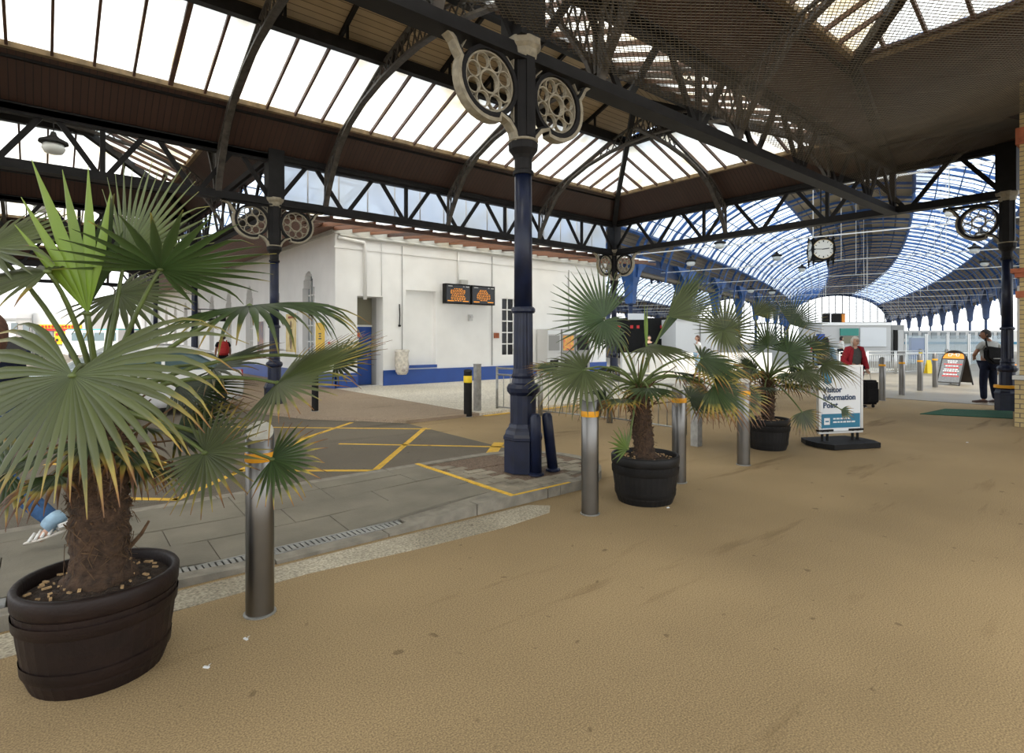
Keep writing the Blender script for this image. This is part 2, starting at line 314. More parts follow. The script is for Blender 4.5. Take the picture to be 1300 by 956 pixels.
M['leafnew'] = leaf_mat('palm_leaf_new', (.16, .27, .025), (.20, .28, .04), 0)
# ---------------------------------------------------------------- ground
gm = MB(); gm.bx(-60, 330, -14, 190, -.3, 0); o = gm.build('floor', M['tan']); tag(o, 'tan speckled asphalt floor of the station forecourt', None, None, 'structure')
def slab_poly(name, pts, z0, z1, m, label):
    b = MB(); k = len(pts); b.add([(x, y, z0) for x, y in pts]+[(x, y, z1) for x, y in pts], [tuple(range(k))[::-1], tuple(range(k, 2*k))]+[(i, (i+1) % k, k+(i+1) % k, k+i) for i in range(k)])
    return tag(b.build(name, m), label, None, None, 'structure')
arc = [(5.3, 9.5), (4.75, 10.3), (4.05, 11.2), (3.65, 12.4), (3.5, 14)]
slab_poly('floor_road', [(-40, 6.02), (5.2, 6.02)]+arc+[(3.5, 120), (-40, 120)], -.05, .006, M['road'], 'dark grey tarmac road with yellow box markings')
slab_poly('floor_apron', [(5.3, 9.5), (7.0, 9.5), (7.0, 120), (3.5, 120)]+arc[::-1][:-1], -.05, .06, M['pave'], 'brown asphalt pavement round the building corner')
slab_poly('floor_paving', [(7.0, 9.5), (34, 9.8), (34, 17.2), (7.0, 17.2)], -.05, .062, M['light'], 'pale paving in front of the white building')
slab_poly('floor_concourse', [(17.5, -10), (300, -10), (300, 170), (17.5, 170)], -.05, .012, mat('concourse_floor', (.21, .18, .135), .5, var=.12, scale=.6, col2=(.30, .265, .205)), 'pale concourse floor under the train shed')
slab_poly('floor_concrete_strip', [(-9, 3.72), (.5, 3.82), (1.4, 3.86), (2.2, 3.78), (3.0, 3.74), (3.6, 3.80), (3.75, 3.95), (3.6, 4.1), (-9, 4.16)], -.05, .004, M['concrete'], 'worn pale concrete strip along the kerb')
# pavement island: bed, kerbstones, slabs, setts
isl = struct('floor_island', (0, 0, 0), 'raised pavement island of grey slabs and setts beside the road')
def endcap(inset):
    pts = [(-9, 4.16+inset)]; pts.append((4.1, 4.16+inset))
    for a in range(-80, 81, 10): pts.append((4.3+(1.02-inset)*cos(radians(a)), 5.07+(.92-inset)*sin(radians(a))))
    pts += [(4.1, 5.99-inset), (-9, 5.99-inset)]; return pts
def flatpoly(pts, z0, z1):
    b = MB(); k = len(pts); b.add([(x, y, z0) for x, y in pts]+[(x, y, z1) for x, y in pts], [tuple(range(k))[::-1], tuple(range(k, 2*k))]+[(i, (i+1) % k, k+(i+1) % k, k+i) for i in range(k)]); return b
def zisl(u): return .10 if u > 3.0 else (.10-.075*min(1, (3.0-u)/.7) if u > .9 else .025+.07*min(1, (.9-u)/.8))
flatpoly(endcap(.10), -.05, .012).build('bed', M['joint'], isl)
def quad_block(b, c, ztop, zb=-.02):
    b.add([(x, y, zb) for x, y in c]+[(x, y, zt) for (x, y), zt in zip(c, ztop)], ((3,2,1,0),(4,5,6,7),(0,1,5,4),(1,2,6,5),(2,3,7,6),(3,0,4,7)))
# kerbs both sides, following the dropped crossing on the near side
u = -8.4
while u < 4.05:
    n = min(u+.88, 4.1)
    b = MB(); quad_block(b, [(u+.006, 4.16), (n-.006, 4.16), (n-.006, 4.285), (u+.006, 4.285)], [zisl(u), zisl(n), zisl(n), zisl(u)]); b.build('kerbstone', M['kerb'], isl)
    b = MB(); quad_block(b, [(u+.006, 5.865), (n-.006, 5.865), (n-.006, 5.99), (u+.006, 5.99)], [.1, .1, .1, .1]); b.build('kerbstone', M['kerb'], isl); u = n
po, pi_ = endcap(0), endcap(.125)
for i in range(1, len(po)-2):
    b = MB(); quad_block(b, [po[i], po[i+1], pi_[i+1], pi_[i]], [.1]*4); b.build('kerbstone', M['kerb'], isl)
# slabs: four courses, staggered
random.seed(3)
rows = [(4.43, 4.86), (4.86, 5.25), (5.25, 5.62), (5.62, 5.865)]
for k, (v0, v1) in enumerate(rows):
    u = -8.2+.37*k
    while u < 3.42:
        w = random.uniform(.78, 1.05); n = min(u+w, 3.44)
        if 3.44-n < .3: n = 3.44
        b = MB(); f0 = (v0-4.43)/1.4; f1 = (v1-4.43)/1.4; e = random.uniform(-.002, .002); g = .0035
        za = [zisl(u)*(1-f)+.1*f+e for f in (f0, f1)]; zb_ = [zisl(n)*(1-f)+.1*f+e for f in (f0, f1)]
        quad_block(b, [(u+g, v0+g), (n-g, v0+g), (n-g, v1-g), (u+g, v1-g)], [za[0], zb_[0], zb_[1], za[1]]); b.build('slab', M['slab'], isl); u = n
# drain channel along the near kerb
dr = MB(); dr.bx(-8, 2.6, 4.29, 4.425, -.02, .012); dr.build('drain_channel', M['blackm'], isl)
gr = MB(); u = -3.0
while u < 2.35:
    z = zisl(u); gr.bx(u, u+.030, 4.30, 4.415, .0, z+.001); u += .042
gr.bx(-3, 2.4, 4.286, 4.302, 0, .03); gr.bx(-3, 2.4, 4.412, 4.428, 0, .03)
tag(gr.build('drain_grating', M['galv'], isl), 'slotted metal drain grating', None, None, 'stuff')
cu = MB(); quad_block(cu, [(2.4, 4.29), (3.44, 4.29), (3.44, 4.43), (2.4, 4.43)], [zisl(2.4), .1, .1, zisl(2.4)]); cu.build('slab', M['kerb'], isl)
# yellow edge line and setts round the column
b = MB(); b.bx(3.445, 3.50, 4.17, 5.98, .0, .1035); b.build('painted_line', M['yellow'], isl)
b = MB(); b.bx(3.5, 4.25, 4.165, 4.20, .09, .1025); b.build('painted_line', M['yellow'], isl)
sett_me = {}
def inside(x, y):
    if y < 4.29 or y > 5.86 or x < 3.51: return False
    if x < 4.3: return True
    return ((x-4.3)/.885)**2+((y-5.07)/.79)**2 < 1
v = 4.29; r = 0
while v < 5.80:
    u = 3.51-(.12 if r % 2 else 0)
    while u < 5.3:
        L = random.uniform(.19, .26)
        cx, cy = u+L/2, v+.062
        c = [(max(u, 3.51)+.005, v+.005), (u+L-.005, v+.005), (u+L-.005, v+.118), (max(u, 3.51)+.005, v+.118)]
        if u+L > 3.6 and all(inside(x, y) for x, y in c) and not (abs(cx-4.23) < .36 and abs(cy-4.9) < .36) and not (3.75 < cx < 4.6 and 5.32 < cy < 5.75):
            z = .1+random.uniform(-.006, .005); b = MB(); quad_block(b, c, [z]*4); b.build('sett', M['sett'], isl)
        u += L
    v += .123; r += 1
b = MB(); b.bx(3.76, 4.60, 5.33, 5.74, -.02, .094); b.build('gravel_patch', M['gravel'], isl)
fl = flatpoly([p for p in endcap(.125) if p[0] > 4.0]+[(3.5, 5.86), (3.5, 4.29)], -.02, .088); fl.build('sett_bed', M['gravel'], isl)
# yellow box markings on the road
def stripe(pts, w, name='road_marking', label=None, z=.0065):
    b = MB()
    for (a, c) in zip(pts[:-1], pts[1:]):
        a = Vector(a); c = Vector(c); a.z = c.z = 0; t = (c-a).normalized(); n = Vector((-t.y, t.x, 0))*w/2; a = a-t*w*.3; c = c+t*w*.3
        q = [a-n, c-n, c+n, a+n]; b.add([(p.x, p.y, z-.004) for p in q]+[(p.x, p.y, z+.0012) for p in q], ((3,2,1,0),(4,5,6,7),(0,1,5,4),(1,2,6,5),(2,3,7,6),(3,0,4,7)))
    return tag(b.build(name, M['yellow']), label, 'road marking', 'yellow lines of the box junction')
g = lambda *q: [G(x, y) for x, y in q]
stripe(g((120, 633), (224, 635), (299, 601), (389, 556), (446, 537)), .085, label='thick yellow zigzag line on the road behind the large palm')
stripe(g((300, 598), (476, 598), (539, 544)), .085, label='yellow line turning diagonally towards the building, beside the slab pavement')
stripe(g((250, 542), (545, 545)), .075, label='thin yellow line furthest across the road, near the pavement corner')
stripe(g((432, 564), (545, 566), (642, 568)), .07, label='thin yellow line running to the navy column island')
stripe(g((624, 576), (633, 563)), .16, label='short yellow stub at the road edge by the setts')
stripe([(7.1, 9.42, 0), (15.5, 9.66, 0)], .12, label='yellow edge line along the pale paving behind the guard rail')
stripe(g((60, 590), (210, 588)), .085, label='yellow line at far left behind the palm trunk')
# ---------------------------------------------------------------- iron and glass canopy
T = [-4.2, 4.9, 14.0, 23.1, 32.2, 41.3]; U0, UR, UL = 4.27, 16.6, -9.0
ZB, ZT = 4.85, 5.85
PROF = [(0, 5.92), (.95, 6.65), (3.1, 7.43)]
def clip(poly, a, b, c):                                # keep a*x+b*y <= c
    out = []
    for i, p in enumerate(poly):
        q = poly[(i+1) % len(poly)]; dp, dq = a*p[0]+b*p[1]-c, a*q[0]+b*q[1]-c
        if dp <= 1e-9: out.append(p)
        if (dp < -1e-9 and dq > 1e-9) or (dp > 1e-9 and dq < -1e-9): t = dp/(dp-dq); out.append((p[0]+(q[0]-p[0])*t, p[1]+(q[1]-p[1])*t))
    return out
def zp(e): return 6.65+(e-.95)*(7.43-6.65)/2.15
def slab3(b, pts, th):
    k = len(pts); b.add([Vector(p) for p in pts]+[Vector(p)+Vector((0, 0, th)) for p in pts], [tuple(range(k))[::-1], tuple(range(k, 2*k))]+[(i, (i+1) % k, k+(i+1) % k, k+i) for i in range(k)])
def bay(va, vb, ub, label, xin=0.0, ribs=(), hiprib=True, sides=(0, 1), pitch=.61, ul=UL, ribmat='rust_iron'):
    root = struct('ceiling', (0, 0, 0), label)
    ra = lambda e: ub-(e if e <= 0 else (e+xin if e >= .95 else e/.95*(.95+xin)))
    mapv = [lambda u, e, z: (u, va+e, z), lambda u, e, z: (u, vb-e, z)]
    E1, E2, HR = .95, 3.1, (vb-va)/2
    for s in sides:
        mp = mapv[s]
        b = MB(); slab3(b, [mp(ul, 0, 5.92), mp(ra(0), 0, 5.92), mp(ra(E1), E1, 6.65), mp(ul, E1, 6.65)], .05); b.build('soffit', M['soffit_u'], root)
        k = 0; u = ul
        while u < ra(E1)-.02:
            pl = clip([(u, E1), (u+pitch, E1), (u+pitch, E2), (u, E2)], (E2-E1), -(ra(E2)-ra(E1)), (E2-E1)*ra(E1)-(ra(E2)-ra(E1))*E1)
            if len(pl) >= 3:
                b = MB(); slab3(b, [mp(x, e, zp(e)+.06) for x, e in pl], .012); b.build('pane', M['glass'], root)
            et = E2
            if u > ra(E2): et = E1+(E2-E1)*(ra(E1)-u)/(ra(E1)-ra(E2))
            if et > E1+.05:
                b = MB(); thick = .085 if k % 6 == 0 else .045
                b.bar(mp(u, E1, zp(E1)), mp(u, et, zp(et)), thick, .08); b.build('glazing_bar', M['bar'], root)
            k += 1; u += pitch
        b = MB(); b.bar(mp(ul, E1-.03, 6.66), mp(ra(E1), E1-.03, 6.66), .16, .10); b.build('purlin', M['timber'], root)
        b = MB(); b.bar(mp(ul, .0, 5.90), mp(ra(0), .0, 5.90), .22, .14); b.build('gutter', M['iron'], root)
        b = MB(); b.bar(mp(ul, E1-.16, 6.58), mp(ra(E1-.16), E1-.16, 6.58), .06, .16); b.build('purlin', M['iron'], root)
        b = MB(); b.bar(mp(ul, E2+.05, 7.44), mp(ra(E2), E2+.05, 7.44), .16, .24); b.build('purlin', M['iron'], root)
        # raised ridge roof of boards above an open slot
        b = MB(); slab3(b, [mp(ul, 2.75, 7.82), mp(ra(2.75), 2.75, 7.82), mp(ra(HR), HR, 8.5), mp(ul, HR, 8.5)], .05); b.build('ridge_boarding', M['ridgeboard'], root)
        b = MB(); b.bar(mp(ul, 2.75, 7.76), mp(ra(2.75), 2.75, 7.76), .05, .16); b.build('ridge_fascia', M['timber'], root)
        u = ul+.3
        while u < ra(HR):
            b = MB(); b.bar(mp(u, 2.8, 7.79), mp(u, HR, 8.44), .07, .10); b.bar(mp(u, 3.15, 7.5), mp(u, 3.15, 7.95), .05, .05, (1, 0, 0)); b.build('rafter', M['iron'], root); u += pitch*2
    b = MB(); b.bar((ul, (va+vb)/2, 8.42), (ra(HR), (va+vb)/2, 8.42), .1, .25); b.build('ridge_beam', M['iron'], root)
    # hip end
    mh = lambda v, e, z: (ra(e), v, z)
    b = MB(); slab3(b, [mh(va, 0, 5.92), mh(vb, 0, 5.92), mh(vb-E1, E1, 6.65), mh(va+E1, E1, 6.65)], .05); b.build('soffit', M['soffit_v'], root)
    v = va+E1; k = 0
    while v < vb-E1-.02:
        pl = clip(clip([(v, E1), (v+pitch, E1), (v+pitch, E2), (v, E2)], -1, 1, -va), 1, 1, vb)
        if len(pl) >= 3:
            b = MB(); slab3(b, [mh(x, e, zp(e)+.06) for x, e in pl], .012); b.build('pane', M['glass'], root)
        et = min(E2, v-va, vb-v)
        if et > E1+.05: b = MB(); b.bar(mh(v, E1, zp(E1)), mh(v, et, zp(et)), .05, .08); b.build('glazing_bar', M['bar'], root)
        v += pitch; k += 1
    b = MB(); b.bar(mh(va+E1, E1-.03, 6.66), mh(vb-E1, E1-.03, 6.66), .16, .10); b.build('purlin', M['timber'], root)
    b = MB(); b.bar(mh(va, 0, 5.90), mh(vb, 0, 5.90), .22, .14); b.build('gutter', M['iron'], root)
    b = MB(); b.bar(mh(va+E2, E2+.05, 7.44), mh(vb-E2, E2+.05, 7.44), .16, .24); b.build('purlin', M['iron'], root)
    b = MB(); slab3(b, [mh(va+2.75, 2.75, 7.82), mh(vb-2.75, 2.75, 7.82), mh((va+vb)/2, HR, 8.5)], .05); b.build('ridge_boarding', M['ridgeboard'], root)
    for s in sides:                                     # hip rafters
        y0 = (va, vb)[s]; sg = (1, -1)[s]
        b = MB(); b.bar((ra(0), y0, 5.85), (ra(E1), y0+sg*E1, 6.55), .16, .22); b.bar((ra(E1), y0+sg*E1, 6.55), (ra(HR), (va+vb)/2, 7.85), .14, .2); b.build('hip_rafter', M['iron'], root)
    # arched ribs with lattice spandrels
    crv = [(.03, 4.88), (.16, 5.18), (.42, 5.58), (.9, 6.2), (1.5, 6.58), (2.2, 6.84), (3.1, 7.03), (3.9, 7.12), (HR, 7.15)]
    top = lambda e: 5.80+e*.70/.95 if e < .95 else zp(e)-.10
    def arch(b, fr, half):
        o, ax = fr; ay = (0, 0, 1)
        b.band(crv, o, ax, ay, .055, .13)
        tp = [(0.03, 5.0), (.06, 5.8), (.95, 6.5), (3.1, zp(3.1)-.1), (HR, zp(3.1)+.3)]
        b.band(tp, o, ax, ay, .045, .07)
        def cz(e):
            for (e0, z0), (e1, z1) in zip(crv[:-1], crv[1:]):
                if e0 <= e <= e1: return z0+(z1-z0)*(e-e0)/(e1-e0)
            return 7.15
        def tz(e):
            for (e0, z0), (e1, z1) in zip(tp[1:-1], tp[2:]):
                if e0 <= e <= e1: return z0+(z1-z0)*(e-e0)/(e1-e0)
            return 5.8 if e < 1 else tp[-1][1]
        e = .1; i = 0
        while e < HR-.2:
            st = .17 if e < 1.4 else .24
            if e < 1.3 or e > 2.5: b.band([(e, cz(e)), (e+st, tz(e+st))], o, ax, ay, .022, .025); b.band([(e, tz(e)), (e+st, cz(e+st))], o, ax, ay, .022, .025)
            e += st
    if ribs:
        r0 = MB(); arch(r0, ((0, va, 0), (0, 1, 0)), 0); arch(r0, ((0, vb, 0), (0, -1, 0)), 1); me = r0.mesh('rib', M[ribmat])
        for u in ribs: o = link('rib', me, root); o.location.x = u
        if hiprib: r1 = MB(); arch(r1, ((ub, (va+vb)/2, 0), (-1, 0, 0)), 0); r1.build('rib', M[ribmat], root)
    return root
bay(T[1], T[2], UR, 'hipped glass canopy roof over the road between the navy column and the white building', ribs=(12.75, 9.15, 5.5, 3.05, -1.15, -4.1))
bay(T[0], T[1], UR, 'hipped glass canopy roof above the tan forecourt behind netting', xin=4.35, ribs=(8.9, 5.5, 3.05), hiprib=False)
bay(T[2], T[3], U0-.05, 'hipped glass canopy roof over the road beyond the left column', ribs=(3.05, -1.15), pitch=.61)
bay(T[3], T[4], U0-.05, 'hipped glass canopy roof second beyond the left column', ribs=(3.05, -1.15), pitch=.61)
bay(T[4], T[5], U0-.05, 'hipped glass canopy roof furthest down the road', ribs=(3.05,), pitch=.61)

def truss(a, b_, label, panel=1.76, zb=ZB, zt=ZT, m='iron', lace=True):
    a = Vector((*a, 0)); b_ = Vector((*b_, 0)); L = (b_-a).length; t = (b_-a)/L; n = max(2, round(L/panel)); st = L/n
    root = thing('roof_truss', (a+b_)/2+Vector((0, 0, zb)), label, 'truss', 'lattice roof trusses of the canopy')
    q = lambda s, z: a+t*s+Vector((0, 0, z))
    b = MB(); b.bar(q(0, zb), q(L, zb), .14, .16); b.bar(q(0, zb-.09), q(L, zb-.09), .26, .03); b.build('bottom_chord', M[m], root)
    b = MB(); b.bar(q(0, zt), q(L, zt), .14, .16); b.bar(q(0, zt+.09), q(L, zt+.09), .26, .03); b.build('top_chord', M[m], root)
    for i in range(n):
        s0, sm, s1 = i*st, (i+.5)*st, (i+1)*st
        b = MB(); b.bar(q(s0+.06, zb), q(sm-.10, zt), .05, .10); b.build('diagonal', M[m], root)
        b = MB(); b.bar(q(s1-.06, zb), q(sm+.10, zt), .05, .10); b.build('diagonal', M[m], root)
        if i % 2 == 0 and i: b = MB(); b.bar(q(s0, zb), q(s0, zt), .07, .09, t); b.build('post', M[m], root)
    for s in (0.05, L-.05): b = MB(); b.bar(q(s, zb), q(s, zt), .12, .12, t); b.build('post', M[m], root)
    return root
truss((U0, T[2]), (UR, T[2]), 'black lattice truss in front of the pale clerestory above the white building')
truss((UL, T[2]), (U0, T[2]), 'black lattice truss over the road, left of the column beside the yellow posters')
truss((U0, T[1]), (UR, T[1]), 'black lattice truss running right from the large navy column under the netting', zb=4.83)
truss((UL, T[1]), (U0, T[1]), 'black lattice truss running left from the large navy column, above the frame edge', zb=4.83)
truss((UR, T[2]), (UR, 2.7), 'black lattice truss spanning the opening to the blue train shed')
truss((UL, T[3]), (U0, T[3]), 'black lattice truss second across the road at left')
truss((UL, T[4]), (U0, T[4]), 'black lattice truss third across the road at left')
truss((UL, T[5]), (U0, T[5]), 'black lattice truss furthest across the road at left')
for k in range(2, 5): truss((U0, T[k]), (U0, T[k+1]), 'black lattice truss along the building side, %s of three from the near column' % ('first', 'second', 'third')[k-2])

# clerestory sheets behind the front truss, lean-to roofs against the building
cl = struct('window_1', (0, 0, 0), 'pale translucent clerestory sheets above the white building')
u = U0+.1
while u < UR-.1:
    b = MB(); b.bx(u+.01, min(u+.80, UR-.1), T[2]+.32, T[2]+.33, 4.80, 5.95); b.build('pane', M['clere'], cl); b = MB(); b.bx(u-.012, u+.012, T[2]+.30, T[2]+.34, 4.8, 5.95); b.build('mullion', M['pale_grey'], cl); u += .81
lt = struct('ceiling_lean_to', (0, 0, 0), 'brown boarded lean-to roof along the side of the white building')
b = MB(); slab3(b, [(U0+.1, 14.2, 4.72), (7.0, 17.0, 5.0), (7.0, 62, 5.0), (U0+.1, 62, 4.72)], .05); b.build('boarding', M['leanto'], lt)
b = MB(); b.bar((U0+.1, 14.2, 4.70), (U0+.1, 62, 4.70), .08, .14); b.build('eaves_beam', M['iron'], lt)
lf = struct('ceiling_front_lean_to', (0, 0, 0), 'slatted brown lean-to roof between the front truss and the white building')
u = U0+.3
while u < 19.4:
    y0 = 14.25
    y1 = 17.05
    b = MB(); b.bar((u, y0, 4.70), (u, y1, 5.02), .09, .14); b.build('rafter', M['leanto'], lf)
    b = MB(); slab3(b, [(u+.05, y0, 4.80), (u+.55, y0, 4.80), (u+.55, y1, 5.12), (u+.05, y1, 5.12)], .01); b.build('pane', M['glass'], lf); u += .6
b = MB(); b.bar((U0, 14.25, 4.66), (19.5, 14.25, 4.66), .06, .10); b.build('eaves_beam', M['bar'], lf)

# ---------------------------------------------------------------- columns
def rosette_wing(root, x, y, dx, dy, z0, flip=1):
    o = Vector((x, y, z0)); ax = Vector((dx, dy, 0)); ay = Vector((0, 0, 1))
    arcp = lambda cx, cz, r, a0, a1, n=9: [(cx+r*cos(radians(a0+(a1-a0)*i/n)), cz+r*sin(radians(a0+(a1-a0)*i/n))) for i in range(n+1)]
    c = (.50, .56); R = .335
    low = arcp(.13, .02, .30, 78, 20, 6)[::-1]
    curve = [(.13, .0), (.16, .10), (.24, .19), (.36, .235)]+arcp(c[0], c[1], R+.075, -108, 22, 12)+[(.93, .78), (.97, .86), (1.06, .93), (1.16, .95)]
    b = MB(); b.band(curve, o, ax, ay, .042, .12); b.build('bracket_moulding', M['cream'], root)
    b = MB(); b.band([(p[0]*.97-.005, p[1]*.96+.035) for p in curve], o, ax, ay, .035, .10)
    b.band(arcp(c[0], c[1], R+.02, 0, 360, 28)[:-1], o, ax, ay, .045, .11, closed=True); b.band([(.13, .95), (1.16, .95)], o, ax, ay, .05, .12); b.build('bracket_frame', M['iron'], root)
    b = MB(); b.band(arcp(c[0], c[1], R-.02, 0, 360, 28)[:-1], o, ax, ay, .02, .06, closed=True); b.band(arcp(c[0], c[1], .125, 0, 360, 18)[:-1], o, ax, ay, .022, .06, closed=True)
    for k in range(8):
        a = radians(45*k+22.5); cc = (c[0]+.222*cos(a), c[1]+.222*sin(a)); b.band(arcp(cc[0], cc[1], .083, 0, 360, 12)[:-1], o, ax, ay, .013, .045, closed=True)
    for tri in ([(.80, .92), (.98, .92), (.87, .80)], [(.16, .20), (.16, .42), (.30, .26)], [(.16, .92), (.16, .80), (.28, .92)]): b.band(tri, o, ax, ay, .02, .055, closed=True)
    b.build('rosette', M['cream'], root)
def column(x, y, label, wings, z=0.0, top=6.5, simple=False, tree=None, cheap=False):
    root = thing('iron_column', (x, y, z), label, 'column', 'cast iron canopy columns')
    c = (x, y, z); n8 = 8; ro = pi/8
    b = MB(); b.lathe([(.225, 0), (.225, .36), (.235, .37), (.235, .40), (.215, .43), (.205, .47), (.175, .50), (.165, .54)], 8, c, rot=ro); b.build('plinth', M['navy'], root)
    b = MB(); b.lathe([(.15, .5), (.15, .86), (.16, .87), (.185, .90), (.19, .945), (.17, .985), (.135, 1.0), (.125, 1.05), (.135, 1.08), (.12, 1.11), (.118, 1.16)], 16, c, rot=ro); b.build('pedestal', M['navy'], root, smooth=False)
    b = MB(); b.lathe([(.112, 1.1), (.108, 1.80)], 32, c, flute=.10); b.lathe([(.125, 1.79), (.138, 1.81), (.138, 1.84), (.12, 1.86)], 20, c); b.build('fluted_shaft', M['navy'], root)
    b = MB(); b.lathe([(.105, 1.85), (.098, 3.38)], 20, c); b.build('shaft', M['navy'], root, smooth=True)
    b = MB(); b.lathe([(.12, 3.36), (.12, 3.40), (.10, 3.42), (.10, 3.54), (.12, 3.58), (.165, 3.64), (.17, 3.71), (.15, 3.73)], 16, c); b.build('capital', M['iron'], root)
    b = MB(); b.lathe([(.16, 3.725), (.172, 3.735), (.172, 3.75), (.14, 3.755)], 16, c); b.build('capital_rim', M['cream'], root)
    b = MB(); b.lathe([(.135, 3.74), (.135, 4.75)], 8, c, rot=ro); b.bx(x-.06, x+.06, y-.135, y+.135, z+3.78, z+4.7); b.bx(x-.135, x+.135, y-.06, y+.06, z+3.78, z+4.7); b.build('upper_shaft', M['iron'], root)
    b = MB(); b.lathe([(.14, 4.66), (.16, 4.70), (.17, 4.76), (.205, 4.80), (.215, 4.84), (.215, 4.87), (.15, 4.875)], 8, c, rot=ro); b.build('cap_moulding', M['cream'], root)
    b = MB(); b.bx(x-.18, x+.18, y-.18, y+.18, z+4.86, top); b.build('roof_post', M['iron'], root)
    for dx, dy in wings: rosette_wing(root, x, y, dx, dy, z+3.72)
    return root
column(4.23, 4.9, 'large navy iron column in the foreground on the sett island', [(-1, 0), (1, 0)], z=.1, top=8.0)
column(U0, T[2], 'navy iron column by the left corner of the white building', [(-1, 0), (1, 0)], z=.06)
column(UR, T[2], 'iron column at the canopy corner nearest the train shed', [(-1, 0), (0, -1)], z=.06)
pc_ = column(UR, 2.7, 'dark iron column against the yellow brick pier', [(0, 1)], z=.0)
b = MB(); b.lathe([(.232, .50), (.24, .505), (.24, .56), (.232, .565)], 16, (UR, 2.7, 0)); b.build('orange_band', M['orange'], pc_)
for k in range(3, 6): column(U0, T[k], 'navy iron column along the side of the white building, %s from the corner' % ('second', 'third', 'furthest')[k-3], [(-1, 0), (0, 1)], z=.06)

# bird netting slung below the near roof
nt = MB(); pit = .056
def nz(u, v):
    t = max(0, min(1, (u-9.5)/6.9)); w = max(0, min(1, (4.72-v)/1.3)); return 4.97+.80*t*t*(3-2*t)*w+.08*(4.7-v)+.05*sin(u*1.3)*sin(v*.9)
def wire(p, q, k):
    pts = []
    for i in range(k+1):
        u = p[0]+(q[0]-p[0])*i/k; v = p[1]+(q[1]-p[1])*i/k; pts.append(Vector((u, v, nz(u, v))))
    t = (pts[-1]-pts[0]).normalized(); s_ = Vector((-t.y, t.x, 0)).normalized()*.0044; vs_ = []
    for w in pts: vs_ += [w-s_, w+s_, w+Vector((0, 0, .007))]
    fs = [(3*i+a, 3*i+b, 3*i+3+b, 3*i+3+a) for i in range(k) for a, b in ((0,1),(1,2),(2,0))]
    nt.add(vs_, fs)
for n0, n1, m0, m1 in ((2.9, 13.5, -2.2, 4.71), (13.5, 16.4, 2.2, 4.71)):
  step = pit*1.6; h_ = m1-m0; sl = .62; c = n0-h_/sl
  while c < n1:
    for sg in (0, 1):
        a0 = max(n0, c); a1 = min(n1, c+h_/sl)
        if a1-a0 > .1:
            va_, vb_ = m0+(a0-c)*sl, m0+(a1-c)*sl
            if sg: va_, vb_ = m1-(a0-c)*sl, m1-(a1-c)*sl
            wire((a0, va_), (a1, vb_), max(2, int((a1-a0)/.9)))
    c += step
o = nt.build('bird_netting', M['wire']); tag(o, 'fine brown wire bird netting slung under the near canopy roof', 'netting', None, 'stuff')

# lanterns hung under the canopy
def lantern(p, label, s=1.0, rod=.6, group='pendant lamps under the canopy'):
    root = thing('pendant_lamp', p, label, 'lamp', group); x, y, z = p
    b = MB(); b.tube([(x, y, z+.42*s), (x, y, z+.42*s+rod)], .012, 6); b.build('rod', M['iron'], root)
    b = MB(); b.lathe([(.04*s, .45*s), (.06*s, .38*s), (.10*s, .34*s), (.24*s, .27*s), (.25*s, .22*s), (.17*s, .20*s)], 16, p); b.build('shade', M['iron'], root)
    b = MB(); b.lathe([(.17*s, .21*s), (.20*s, .12*s), (.15*s, .03*s), (.05*s, 0)], 16, p); b.build('globe', M['lampglass'], root, smooth=True)
lantern(P(68, 196, 13.2), 'round pendant lamp hung from the truss above the large palm', 1.15, 1.4)
lantern(P(52, 270, 21.5), 'round pendant lamp further back over the road, above the large palm', 1.2, 2.2)
# ---------------------------------------------------------------- white building
def wall_holes(b, axis, fixed, th, a0, a1, z0, z1, holes):
    """wall slab along one axis with rectangular holes (a, a, z, z); axis 0 runs along x at y=fixed, axis 1 along y at x=fixed"""
    cuts = sorted({a0, a1, *[h[0] for h in holes], *[h[1] for h in holes]})
    for c0, c1 in zip(cuts[:-1], cuts[1:]):
        mid = (c0+c1)/2; hs = sorted([(h[2], h[3]) for h in holes if h[0] < mid < h[1]]); z = z0
        for h0, h1 in hs+[(z1, z1)]:
            if h0 > z+1e-4:
                if axis == 0: b.bx(c0, c1, fixed, fixed+th, z, h0)
                else: b.bx(fixed, fixed+th, c0, c1, z, h0)
            z = max(z, h1)
WV, WU, WTOP = 17.0, 7.0, 5.06
door = (7.72, 8.62, .06, 2.96); recess = (9.45, 10.63, .66, 3.25); win = (13.6, 14.85, .96, 3.16)
wf = struct('wall_front', (0, 0, 0), 'white rendered front wall with blue plinth')
b = MB(); wall_holes(b, 0, WV, .5, WU, 19.6, 0, WTOP, [door, (9.45, 10.63, .66, 3.25), win]); b.build('wall_face', M['white'], wf)
b = MB(); b.bx(9.4, 10.7, WV+.16, WV+.45, .6, 3.3); b.build('recess_panel', M['white'], wf)
b = MB(); b.bx(9.42, 10.66, WV-.05, WV+.1, .60, .70); b.build('blue_sill', M['bluep'], wf)
b = MB(); b.bx(WU-.03, 7.72, WV-.05, WV+.02, 0, .52); b.build('blue_plinth', M['bluep'], wf)
b = MB(); b.bx(8.62, 19.6, WV-.05, WV+.02, 0, .52); b.build('blue_plinth', M['bluep'], wf)
b = MB(); b.bx(8.62, 19.6, WV-.06, WV-.0, .52, .56); b.build('plinth_cap', M['bluep'], wf)
b = MB(); b.bx(WU-.06, 19.65, WV-.08, WV+.02, 4.86, 5.06); b.build('cornice', M['greyrev'], wf)
b = MB(); b.bx(WU-.04, 19.63, WV-.035, WV, 4.42, 4.47); b.build('string_band', M['whitep'], wf)
